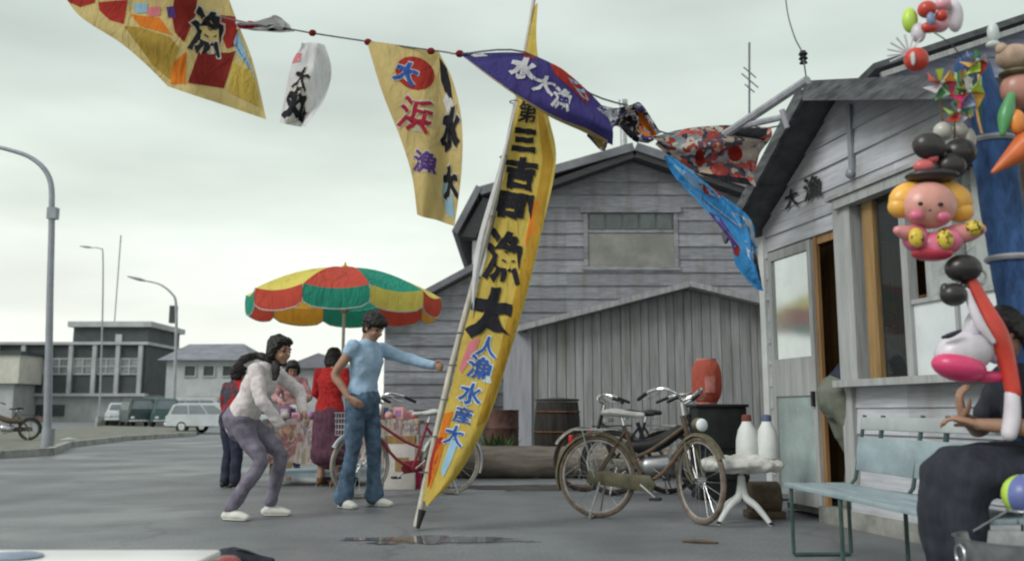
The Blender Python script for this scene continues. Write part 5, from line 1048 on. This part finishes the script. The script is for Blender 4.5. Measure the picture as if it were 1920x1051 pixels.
for k, (a0, a1) in enumerate(((-1.9, -1.25),)):
    n = 6
    for i in range(n):
        b0 = a0 + (a1 - a0) * i / n; b1 = a0 + (a1 - a0) * (i + 1) / n; zz0, zz1 = zt2 * .25, zt2 * .6
        m.add([(.163 * math.cos(b0), .163 * math.sin(b0), zz0), (.163 * math.cos(b1), .163 * math.sin(b1), zz0), (.163 * math.cos(b1), .163 * math.sin(b1), zz1), (.163 * math.cos(b0), .163 * math.sin(b0), zz1)], [(0, 1, 2, 3)])
m.build('band', mat('pink_paint', (.60, .20, .17), .6), t)
# ================================================================ WHITE TABLE WITH CLOTH AND JUGS
a = G(1393, 978)
t = thing('low_table', 'low white table on splayed curved legs with a rumpled top', 'table', (a.x, a.y, 0)); tl = t.location
m = MB(); m.ball((.0, 0, .44), (.33, .27, .07), 26); m.ball((-.12, 0, .46), (.17, .16, .05), 18); m.build('top', mat('rumpled_white', (.60, .60, .56), .8, .15, 9, bump=.4), t, voxel=.014, rough=.03, rs=9, relax=2, angle=180)
for k in range(4):
    an = R_(35 + 90 * k + 180); m = MB(); d = V(math.cos(an), math.sin(an), 0); m.loft([(0, 0, .34), tuple(d * .03 + V(0, 0, .2)), tuple(d * .14 + V(0, 0, .13)), tuple(d * .25 + V(0, 0, .03)), tuple(d * .27)], [.028, .03, .026, .02, .014], None, 10, 4); lg = m.build('leg', M['shed_white'], t)
    m = MB(); m.ball(tuple(d * .27 + V(0, 0, .014)), (.02, .02, .014), 10); m.build('foot', M['black'], lg)
for k, (dx, dy, lab, cm_) in enumerate(((.07, .05, 'white jug with a dark red stopper on the low table', mat('dull_red', (.20, .06, .05))), (.22, .02, 'white jug with a blue stopper on the low table', mat('dull_blue', (.12, .15, .25))))):
    j = thing('jug', lab, 'jug', (tl.x + dx, tl.y + dy, .485)); m = MB(); m.lathe([(.088, 0), (.092, .02), (.088, .14), (.07, .22), (.042, .27), (.035, .29), (0, .29)], 22); m.build('body', M['shed_white'], j); m = MB(); m.lathe([(.036, .29), (.04, .30), (.036, .34), (0, .345)], 16); m.build('stopper', cm_, j)
t = thing('motor_unit', 'dark greasy motor resting on the ground under the low table', 'motor', (tl.x + .25, tl.y + .3, 0)); m = MB(); m.loft([(-.12, 0, .16), (.12, 0, .16)], .13, (0, 0, 1), 18, 1, 0, False); m.box((0, 0, .03), (.3, .2, .06)); m.build('housing', M['rust_dark'], t, bevel=.01); m = MB(); m.loft([(.12, 0, .16), (.2, 0, .16)], .03, (0, 0, 1), 12, 1, 0, False); m.build('shaft', M['steel'], t)
# ================================================================ BENCH
M['bench'] = mat('bench_paint', (.30, .38, .41), .4, .14, 4, stretch=(1, 6, 1), bump=.15, spec=.5); M['bench_iron'] = mat('bench_iron', (.05, .09, .08), .5, .2, 10)
bo = P(1462, 903, 5.6); ba = math.atan2(4.15 - 5.6, 1.75 - 1.65)
bn = thing('bench', 'grey green slatted bench with a bare steel frame in front of the shop window', 'bench', (1.65, 5.62, 0), ba)
L_ = 1.9
for k, (y0, y1) in enumerate(((0, .12), (.13, .25), (.26, .38))): m = MB(); m.b2((0, y0, .40), (L_, y1, .425)); m.build('seat_plank', M['bench'], bn, bevel=.004)
m = MB(); Rb = Matrix.Rotation(R_(-10), 3, 'X'); m.box((L_ / 2 + .02, .45, .60), (L_ - .05, .02, .20), R=Rb); m.build('backrest', M['bench'], bn, bevel=.004)
m = MB(); m.box((L_ / 2 + .02, .485, .78), (L_ - .05, .02, .075), R=Rb); m.build('backrest', mat('pale_plank', (.40, .43, .43), .5, .1, 4), bn, bevel=.004)
for x in (.06, .75, 1.80):
    m = MB(); m.tube([(x, .02, .40), (x, .02, .02), (x, .03, .012), (x, .36, .012), (x, .37, .02), (x, .37, .39), (x, .42, .45), (x, .50, .83)], .012, 8); m.build('leg', M['bench_iron'], bn)
for x in (.3, 1.0, 1.7): m = MB(); m.box((x, .475, .69), (.03, .015, .28), R=Rb); m.build('bracket', M['bench_iron'], bn)
# ================================================================ BALLOON TOYS AT THE RIGHT
M['rub'] = lambda n, c: mat('inflatable_' + n, c, .34, .12, 5, bump=.12, spec=.5)
ru = M['rub']; TD = 3.7
def inflat(name, label, cat, parts, group='inflatable toys hung on the blue wrapped pole', D=TD):
    """parts: (part name, material, builder(m, at)) with at(px,py,dd) in world space"""
    at = lambda px, py, dd=0: P(px, py, D + dd)
    ctr = at(*parts[0][3]); t = thing(name, label, cat, tuple(ctr), 0, group)
    for pn, mt_, fn, _ in parts:
        for q in (fn.each if hasattr(fn, 'each') and pn in SPLIT else [fn]):
            m = MB(); q(m, at); m.build(pn, mt_, t, world=True, angle=60)
    return t
SPLIT = ('balloon', 'topknot', 'ear', 'spotted_band', 'bow', 'tail')
px = TD / F   # metres per photo pixel at the toys
def el(c, a, b, d=None, R=None): return lambda m, at: m.ball(tuple(at(*c)), (a * px, (d or min(a, b)) * px, b * px), 20, R=R)
def lf(pts, rad): return lambda m, at: m.loft([tuple(at(*p)) for p in pts], [r * px for r in rad], None, 16, 4)
def many(*fs):
    def f(m, at):
        for q in fs: q(m, at)
    f.each = fs; return f
RY = lambda a: Matrix.Rotation(R_(a), 3, 'Y')
pole = thing('toy_pole', 'thick pole wrapped in blue cloth leaning at the right edge, hung with inflatable toys', 'pole', tuple(P(1960, 1050, TD + .2)))
m = MB(); m.loft([tuple(P(*p)) for p in ((1822, 130, TD + .2), (1850, 230, TD + .2), (1880, 400, TD + .2), (1912, 600, TD + .2), (1935, 800, TD + .2), (1960, 1130, TD + .2))], [.075, .088, .086, .08, .075, .07], None, 20, 5); m.build('wrapped_shaft', mat('blue_wrap', (.045, .11, .27), .8, .3, 6, stretch=(3, 3, 1), bump=.5), pole, world=True, rough=.008, rs=14, angle=180)
for y in (265, 485): 
    q = P(1858 if y < 300 else 1893, y, TD + .2); m = MB(); m.torus(tuple(q), .088, .014, 'Z', 24, 6); m.build('cord_band', M['store_side'], pole, world=True)
inflat('balloon_doll', 'inflatable doll with orange lobes of hair, black topknots and a pink spotted body', 'balloon', [
    ('head', ru('peach', (.66, .32, .26)), el((1742, 385, 0), 52, 46, 40), (1742, 385)),
    ('hair_lobe', ru('amber', (.80, .42, .07)), many(el((1704, 370, .03), 40, 30, 24, RY(-22)), el((1690, 388, .03), 26, 22, 20)), None), ('hair_lobe', ru('amber', (.80, .42, .07)), many(el((1784, 372, .03), 42, 32, 24, RY(24)), el((1800, 396, .03), 26, 22, 20)), None),
    ('cheek', ru('pink', (.70, .16, .26)), el((1718, 404, -.06), 13, 11, 11), None), ('cheek', ru('pink', (.70, .16, .26)), el((1768, 406, -.06), 13, 11, 11), None),
    ('eye', M['black'], el((1726, 382, -.088), 5, 4, 3), None), ('eye', M['black'], el((1764, 383, -.088), 5, 4, 3), None), ('mouth', M['black'], el((1744, 394, -.095), 3, 2, 3), None),
    ('hat', ru('black', (.025, .022, .022)), many(el((1748, 330, .0), 52, 13, 36), el((1782, 312, .0), 30, 26)), None),
    ('topknot', ru('black', (.025, .022, .022)), many(el((1742, 274, -.02), 32, 27, 24, RY(20)), el((1800, 286, .02), 32, 28, 26)), None),
    ('bow', ru('rose', (.55, .12, .12)), many(el((1732, 312, -.03), 20, 14, 14), el((1748, 296, -.02), 12, 12)), None),
    ('body', ru('pink', (.70, .16, .26)), many(el((1750, 462, 0), 30, 28, 26), el((1716, 446, 0), 24, 26), el((1778, 450, 0), 26, 26)), None),
    ('arm', ru('salmon', (.72, .28, .27)), lf([(1715, 438, 0), (1696, 436, -.02), (1684, 432, -.03)], [16, 14, 9]), None), ('arm', ru('salmon', (.72, .28, .27)), lf([(1788, 440, 0), (1815, 436, 0), (1838, 430, .02)], [19, 18, 11]), None),
    ('spotted_band', mat('spotted', (.62, .46, .06), .3, .1, 40, col2=(.03, .02, .02), bump=0, thr=(.52, .56)), many(el((1718, 445, -.05), 14, 19, 12), el((1772, 448, -.055), 16, 19, 12), el((1826, 428, -.03), 18, 16, 16)), None),
    ('skirt', ru('red', (.52, .04, .07)), many(el((1748, 474, .0), 40, 16, 24)), None)])
inflat('balloon_dog', 'glossy black inflatable animal hanging below the orange haired doll', 'balloon', [
    ('body', ru('black', (.025, .022, .022)), el((1806, 503, 0), 34, 27, 28), (1806, 503)), ('head', ru('black', (.025, .022, .022)), el((1788, 552, -.02), 25, 22, 22), None), ('ear', ru('black', (.025, .022, .022)), many(el((1772, 544, -.02), 9, 14), el((1808, 540, -.0), 9, 13)), None), ('ring', M['pale_saddle'], lambda m, at: m.torus(tuple(at(1836, 518, 0)), 14 * px, 3 * px, 'Y', 20, 6), None)])
inflat('balloon_crane', 'long red inflatable tube with white tips slanting down the blue pole', 'balloon', [
    ('body', ru('bright_red', (.55, .05, .03)), lf([(1822, 530, 0), (1842, 580, 0), (1868, 628, -.02), (1888, 680, -.02), (1900, 735, -.02)], [12, 20, 22, 16, 14]), (1860, 620)), ('tip', ru('white', (.62, .58, .62)), lf([(1898, 738, -.02), (1898, 780, -.02), (1892, 812, -.02)], [13, 15, 14]), None),
    ('stripe', ru('white', (.62, .58, .62)), lf([(1812, 545, -.03), (1834, 600, -.05), (1862, 640, -.06)], [6, 9, 5]), None)])
inflat('balloon_whale', 'round white inflatable fish with a bright pink belly above the seated person', 'balloon', [
    ('body', ru('white', (.62, .58, .62)), many(el((1808, 660, 0), 56, 40, 36, RY(-14)), el((1830, 612, .02), 22, 36, 18, RY(15))), (1810, 655)), ('belly', ru('hot_pink', (.66, .05, .16)), many(el((1798, 688, -.02), 50, 27, 36, RY(12)), el((1855, 706, .0), 36, 11)), None),
    ('tail', ru('pale_violet', (.45, .42, .55)), many(el((1868, 660, .0), 26, 22, 16, RY(30)), el((1818, 632, -.03), 22, 8, 10, RY(-20))), None), ('fin', M['charcoal'], lf([(1768, 632, -.05), (1782, 628, -.07), (1800, 620, -.08)], [3, 5, 3]), None), ('eye', ru('navy', (.02, .03, .06)), el((1862, 632, -.03), 13, 16, 10), None)])
inflat('balloon_cluster', 'cluster of small shiny balloons in lime, red and pink against the sky', 'balloon', [
    ('balloon', ru('lime', (.45, .66, .08)), el((1706, 38, .02), 15, 26, 14), (1706, 38)), ('balloon', ru('white', (.62, .58, .62)), many(el((1722, 62, 0), 14, 20), el((1790, 30, .03), 16, 34)), None), ('balloon', ru('bright_red', (.55, .05, .03)), many(el((1738, 18, -.02), 18, 17), el((1742, 52, -.03), 16, 11), el((1765, 30, -.03), 12, 12)), None),
    ('balloon', ru('rose_pink', (.70, .36, .42)), many(el((1762, 46, 0), 18, 16), el((1768, 8, 0), 16, 14)), None), ('balloon', ru('slate', (.20, .26, .42)), el((1745, 36, -.05), 8, 14), None), ('string', M['rope'], lambda m, at: m.tube([tuple(at(1750, 60, 0)), tuple(at(1790, 90, .05)), tuple(at(1830, 150, .15))], .003, 5, 4), None)])
inflat('balloon_crab', 'round red inflatable crab with spiky white feelers over the shop roof', 'balloon', [
    ('body', ru('bright_red', (.55, .05, .03)), el((1718, 112, 0), 24, 24, 20), (1718, 112)), ('stripe', M['pale_saddle'], el((1712, 110, -.04), 4, 14, 6), None),
    ('feeler', ru('white', (.62, .58, .62)), lambda m, at: [m.tube([tuple(at(1705, 100, 0)), tuple(at(1705 + 42 * math.cos(a), 98 + 34 * math.sin(a), -.02))], .004, 5) for a in (2.6, 2.95, 3.3, 3.7, 4.1, 4.5, 4.9, 5.3)], None)])
prm = random.Random(11); pc_ = [('amber', (.80, .42, .07)), ('lime', (.45, .66, .08)), ('bright_red', (.55, .05, .03)), ('white', (.62, .58, .62)), ('leaf', (.08, .28, .10)), ('hot_pink', (.66, .05, .16)), ('slate', (.20, .26, .42))]
def pinwheel(cx, cy, r, label, k0, D=TD - .05):
    ctr = P(cx, cy, D); t = thing('pinwheel', label, 'pinwheel', tuple(ctr), 0, 'pinwheels stuck on the blue wrapped pole'); R = r * px
    for k in range(6):
        a = k * math.pi / 3 + k0; m = MB(); c, s_ = math.cos(a), math.sin(a); c2, s2 = math.cos(a + .8), math.sin(a + .8)
        m.add([(0, 0, 0), (R * c, -.0, R * s_), (R * .8 * c2, -.03, R * .8 * s2), (R * .25 * c2, -.045, R * .25 * s2)], [(0, 1, 2), (0, 2, 3)]); m.add([(0, .003, 0), (R * c, .003, R * s_), (R * .8 * c2, -.027, R * .8 * s2)], [(2, 1, 0)]); n, cc = pc_[(k + int(k0 * 3)) % 7]; m.build('blade', ru(n, cc), t, smooth=False)
    m = MB(); m.ball((0, -.03, 0), .008, 8); m.build('hub', M['curtain'], t); m = MB(); m.tube([(0, .005, 0), (R * .8, .12, -R * 1.6)], .004, 5); m.build('stick', M['ochre_wood'], t)
pinwheel(1762, 158, 34, 'red and yellow paper pinwheel nearest the red crab balloon', .2); pinwheel(1812, 176, 36, 'green and orange pinwheel at the top of the blue pole', 1.1); pinwheel(1826, 118, 28, 'orange and white pinwheel in front of the far roof edge', 2.0); pinwheel(1792, 212, 26, 'small pinwheel lowest of those above the black topknots', 2.7)
t = thing('paper_streamers', 'bunch of narrow green and yellow paper strips hanging from the pole top', 'streamers', tuple(P(1808, 170, TD)))
for k in range(16):
    m = MB(); x = 1785 + 3.6 * k; y = 140 + prm.uniform(-10, 20); l = prm.uniform(40, 90); n, cc = pc_[[0, 4, 1, 3, 4, 0, 6][k % 7]]; sw = prm.uniform(-12, 18)
    pts = [P(x + sw * q * q, y + l * q, TD + .05 + .04 * math.sin(q * 5 + k)) for q in (0, .25, .5, .75, 1)]; vs = [v for p in pts for v in (p + V(-.007, 0, 0), p + V(.007, .004, 0))]; m.add(vs, [(2 * i, 2 * i + 1, 2 * i + 3, 2 * i + 2) for i in range(4)]); m.build('strip', ru(n, cc), t, world=True, smooth=False)
inflat('balloon_bear', 'tan and rose inflatable bear cut off by the right edge', 'balloon', [('head', mat('tan_plush', (.42, .30, .22), .7, .2, 14), el((1902, 108, -.05), 34, 26, 28), (1902, 108)), ('body', ru('rose_tan', (.45, .22, .17)), many(el((1912, 168, -.05), 36, 36, 30)), None), ('ear', mat('tan_plush', (.42, .30, .22)), el((1878, 92, -.06), 11, 12), None), ('scarf', M['olive_frame'], el((1905, 138, -.06), 32, 8, 28), None)])
inflat('balloon_rabbit', 'small white inflatable rabbit head standing up against the sky', 'balloon', [('head', ru('milk', (.55, .62, .60)), el((1862, 62, .0), 11, 22, 10), (1862, 62)), ('foot', ru('milk', (.55, .62, .60)), el((1862, 84, .0), 14, 8, 10), None)])
inflat('balloon_carrot', 'orange red inflatable cone pointing left across the blue pole', 'balloon', [('cone', ru('carrot', (.62, .14, .03)), lf([(1862, 322, -.1), (1890, 300, -.1), (1925, 272, -.1)], [4, 14, 26]), (1890, 300)), ('leaf', ru('leaf', (.08, .28, .10)), lf([(1896, 180, -.1), (1886, 215, -.1), (1880, 250, -.1)], [8, 14, 6]), None), ('patch', ru('carrot2', (.75, .26, .05)), el((1906, 228, -.1), 16, 24, 14), None)])
inflat('balloon_mouse', 'small pale inflatable mouse beside the black topknots', 'balloon', [('head', ru('pearl', (.48, .47, .42)), el((1768, 246, .05), 18, 18), (1768, 246)), ('ear', ru('pearl', (.48, .47, .42)), many(el((1800, 244, .06), 14, 16), el((1818, 262, .06), 12, 24)), None)])
# ball, tub, litter
a = P(1920, 928, 3.5)
t = thing('striped_ball', 'shiny blue and white beach ball at the right edge above the metal tub', 'ball', tuple(a)); 
for k in range(6):
    m = MB(); r_ = 38 * 3.5 / F; vs = []; n1, n2 = 6, 12
    for i in range(n2 + 1):
        for j in range(n1 + 1): th = math.pi * i / n2; ph = math.pi / 3 * (k + j / n1) + .3; vs.append((r_ * math.sin(th) * math.cos(ph), r_ * math.sin(th) * math.sin(ph), r_ * math.cos(th)))
    m.add(vs, [(i * 7 + j, i * 7 + j + 1, (i + 1) * 7 + j + 1, (i + 1) * 7 + j) for i in range(n2) for j in range(n1)]); m.build('gore', [ru('blue', (.12, .15, .36)), ru('pearl2', (.55, .58, .55)), ru('lime', (.45, .66, .08))][k % 3], t)  # lime gores put the ball's yellow-green highlight into the colour
zt3 = P(1880, 1008, 3.5).z
t = thing('metal_tub', 'round galvanised metal tub under the beach ball', 'tub', (a.x - .02, 3.5, 0)); m = MB(); m.lathe([(.17, 0), (.18, .02), (.21, zt3 * .5), (.215, zt3 * .52), (.23, zt3 - .01), (.24, zt3), (.225, zt3), (.20, zt3 * .5), (.165, .02), (0, .02)], 32); m.build('tub', M['steel'], t)
for sg in (-1, 1): m = MB(); m.torus((.235 * sg, 0, zt3 - .06), .035, .006, 'X', 16, 6); m.build('handle', M['steel'], t)
a.z = 0
t = thing('ball_net', 'low wire stand carrying the beach ball over the tub', 'stand', (a.x, 3.5, 0)); rz_ = P(1912, 925, 3.5).z - 38 * 3.5 / F * .8; m = MB(); m.torus((0, 0, rz_), .06, .005, 'Z', 20, 6)
for k in range(3): q = 2.09 * k; m.tube([(.06 * math.cos(q), .06 * math.sin(q), rz_), (.215 * math.cos(q), .215 * math.sin(q), zt3 + .003)], .005, 6)
m.build('wire', M['steel'], t)
t = thing('stick', 'short dark stick lying on the wet asphalt near the bench', 'stick', tuple(G(1312, 1018))); m = MB(); m.loft([(-.10, .04, .012), (0, 0, .014), (.11, -.03, .01)], [.008, .012, .007], None, 8, 3); m.build('twig', M['rust_dark'], t)
# low white display counter at the bottom left
a = P(0, 1029, 3.5); z_ = P(200, 1029, 3.5).z; xe = P(416, 1029, 3.5).x
t = thing('display_counter', 'low glossy white counter running along the bottom left corner', 'counter', (xe - .9, 3.5, 0))
m = MB(); m.b2((-1.0, -.6, z_ - .035), (.9, 0, z_)); m.build('top', mat('gloss_white', (.80, .80, .77), .3, .03, 2, bump=.02, spec=.6), t, bevel=.012)
m = MB(); m.b2((-.95, -.55, .06), (.85, -.04, z_ - .035)); m.build('body', mat('gloss_white', (.80, .80, .77)), t, smooth=False)
for x in (-.9, .8):
    for y in (-.5, -.1): m = MB(); m.loft([(x, y, 0), (x, y, .06)], .02, None, 10, 1, 0, False); m.build('foot', M['black'], t)
q = P(428, 1040, 3.35)
t = thing('red_lamp', 'rounded dark red lantern glass at the right end of the white counter', 'lantern', (q.x, 3.35, 0)); m = MB(); m.lathe([(.035, z_ - .06), (.05, z_ - .05), (.052, z_ - .03), (.04, z_ - .01), (.02, z_)], 18); m.build('glass', mat('red_glass', (.25, .03, .02), .2, .1, 5, spec=.8), t); m = MB(); m.lathe([(.06, 0), (.06, .02), (.02, .04), (.02, z_ - .06), (.035, z_ - .055)], 18); m.build('stem', M['black'], t)
q = P(60, 1043, 3.3)
t = thing('folded_cloth', 'folded slate blue cloth lying on the white counter', 'cloth', (P(30, 1040, 3.2).x, 3.3, z_)); m = MB(); m.ball((-.06, 0, .006), (.10, .08, .012), 18); m.build('fold', mat('slate_cloth', (.24, .29, .36), .8, .1, 9), t, rough=.004, rs=20)
q = G(480, 1046)
t = thing('tool_bag', 'dark canvas bag on the ground beside the red lantern glass', 'bag', (q.x, q.y - .3, 0)); m = MB(); m.loft([(-.16, 0, .03), (-.05, 0, .06), (.16, 0, .025)], [(.07, .03), (.09, .05), (.05, .02)], (0, 1, 0), 14, 3); m.build('bag', M['charcoal'], t, rough=.01, rs=12); m = MB(); m.tube([(-.1, -.02, .07), (0, -.05, .10), (.08, -.02, .07)], .006, 6, 4); m.build('handle', M['black'], t)
# ================================================================ VEHICLES
def car(label, loc, rz, body, kind='wagon', group='vehicles parked in the far car park', name='car', cat='car'):
    t = thing(name, label, cat, loc, rz, group)
    if kind == 'wagon': L, Wd, prof_, gl = 4.2, 1.6, [(-2.1, .35), (-2.1, .78), (-2.0, .86), (-1.85, 1.30), (-1.6, 1.38), (.15, 1.38), (.45, 1.30), (1.0, .92), (1.95, .80), (2.1, .65), (2.1, .35)], [(-1.88, .90), (-1.72, 1.28), (.15, 1.30), (.75, .93)]
    else: L, Wd, prof_, gl = 3.8, 1.6, [(-1.9, .35), (-1.9, 1.0), (-1.85, 1.75), (-1.7, 1.86), (1.3, 1.86), (1.5, 1.75), (1.85, 1.0), (1.9, .8), (1.9, .35)], [(-1.75, 1.08), (-1.65, 1.65), (1.25, 1.68), (1.58, 1.05)]
    m = MB()
    n = len(prof_); vs = []
    for y, ins, top in ((-Wd / 2, 0, 1), (-Wd / 2 + .06, 0, 1), (Wd / 2 - .06, 0, 1), (Wd / 2, 0, 1)):
        for x, z in prof_:
            tz = max(0, (z - .85)) * .22; yy = y * (1 - tz / (Wd / 2)); edge = abs(y) == Wd / 2
            vs.append((x * (.985 if edge else 1), yy, z - (.03 if edge and z > .5 else 0)))
    fs = [tuple(range(n))[::-1], tuple(range(3 * n, 4 * n))] + [(r * n + i, r * n + (i + 1) % n, (r + 1) * n + (i + 1) % n, (r + 1) * n + i) for r in range(3) for i in range(n)]
    m.add(vs, fs); m.build('body', body, t, angle=30)
    for sg in (-1, 1):
        m = MB(); yo = lambda z: sg * (Wd / 2 - max(0, z - .85) * .22 + .012)
        N_ = 3; xs_ = [gl[0][0] + (gl[3][0] - gl[0][0]) * i / N_ for i in range(N_ + 1)]; xt = [gl[1][0] + (gl[2][0] - gl[1][0]) * i / N_ for i in range(N_ + 1)]
        for i in range(N_): m.add([(xs_[i] + .04, yo(gl[0][1]), gl[0][1]), (xs_[i + 1] - .04, yo(gl[0][1]), gl[0][1]), (xt[i + 1] - .04, yo(gl[1][1]), gl[1][1]), (xt[i] + .04, yo(gl[1][1]), gl[1][1])], [(0, 1, 2, 3)])
        m.build('side_window', M['car_glass'], t, smooth=False)
    i0 = prof_.index((.45, 1.30)) if kind == 'wagon' else prof_.index((1.5, 1.75)); a_, b_ = prof_[i0], prof_[i0 + 1]
    for nm, (a_, b_), o in (('windscreen', (prof_[i0], prof_[i0 + 1]), .015), ('rear_window', (prof_[3 if kind == 'wagon' else 2], prof_[2 if kind == 'wagon' else 1]), -.015)):
        m = MB(); ya, yb = Wd / 2 - max(0, a_[1] - .85) * .22 - .12, Wd / 2 - max(0, b_[1] - .85) * .22 - .12; p0 = lerp(V(a_[0], 0, a_[1]), V(b_[0], 0, b_[1]), .08); p1 = lerp(V(a_[0], 0, a_[1]), V(b_[0], 0, b_[1]), .92 if kind == 'wagon' else .8)
        m.add([(p0.x + o, -ya, p0.z + .012), (p0.x + o, ya, p0.z + .012), (p1.x + o, yb, p1.z + .012), (p1.x + o, -yb, p1.z + .012)], [(0, 1, 2, 3)]); m.build(nm, M['car_glass'], t, smooth=False)
    for x in (-L * .31, L * .31):
        for y in (-Wd / 2 + .08, Wd / 2 - .08):
            m = MB(); m.torus((x, y, .30), .21, .09, 'Y', 24, 8); w_ = m.build('wheel', M['tyre_black'], t); m = MB(); m.loft([(x, y - .06, .3), (x, y + .06, .3)], .15, (0, 0, 1), 16, 1, 0, False); m.build('hub_cap', M['chrome'], w_)
    for x in (-L / 2 - .03, L / 2 + .03): m = MB(); m.box((x, 0, .42), (.08, Wd - .1, .11)); m.build('bumper', M['chrome'], t, bevel=.01)
    for y in (-.55, .55):
        m = MB(); m.ball((L / 2, y, .62), (.04, .11, .09), 12); m.build('headlight', M['white_panel'], t); m = MB(); m.box((-L / 2 - .0, y * 1.1, .66), (.03, .16, .13)); m.build('tail_light', mat('tail_red', (.4, .02, .02), .3), t)
    return t
M['car_glass'] = mat('car_glass', (.10, .13, .14), .15, .15, 1, bump=0, spec=.8)
silver = mat('car_silver', (.42, .46, .47), .35, .08, 2, bump=.02, spec=.6); teal = mat('van_teal', (.05, .10, .10), .45, .1, 2, bump=.02); wht = mat('van_white', (.45, .48, .48), .45, .1, 2, bump=.02); drk = mat('van_dark', (.03, .05, .05), .45, .1, 2, bump=.02)
g_ = G(412, 812); car('silver estate car parked by the kerb behind the standing people', (g_.x, g_.y, 0), R_(-14), silver).scale = (.95, .95, .86)
g_ = G(228, 801); car('dark teal van parked leftmost in the far row, front towards us', (g_.x, g_.y + 2, 0), R_(-58), drk, 'van', name='van', cat='van').scale = (.9, .95, .86)
g_ = G(276, 801); car('teal green van parked in the middle of the far row', (g_.x, g_.y + 2, 0), R_(-60), teal, 'van', name='van', cat='van').scale = (.9, .95, .86)
g_ = G(312, 800); car('brownish car parked between the teal van and the silver estate', (g_.x + .8, g_.y + 2.5, 0), R_(-62), mat('car_taupe', (.20, .19, .18), .45, .1, 2), 'wagon')
g_ = G(275, 797); car('white van standing behind the two teal vans', (g_.x, g_.y + 9, 0), R_(5), wht, 'van', name='van', cat='van')
g_ = G(205, 800); car('pale car half hidden left of the dark teal van', (g_.x - .6, g_.y + 3, 0), R_(-70), wht, 'wagon')
g_ = G(12, 832)
bicycle('small dark motorbike parked on the verge at the left edge', (g_.x, g_.y, .1), R_(190), M['rust_dark'], M['tyre_black'], M['dull_steel'], r=.29, wb=1.2, heavy=True, guardm=M['black'], name='motorbike', cat='motorbike', group='vehicles parked in the far car park')
t = thing('paper_litter', 'scrap of pale paper lying at the foot of the near street lamp', 'litter', tuple(G(128, 832) + V(0, 0, .11))); m = MB(); m.add([(-.2, -.15, 0), (.2, -.12, .03), (.24, .16, .01), (-.16, .2, .05), (0, 0, .07)], [(0, 1, 4), (1, 2, 4), (2, 3, 4), (3, 0, 4)]); m.build('scrap', M['curtain'], t, smooth=False)
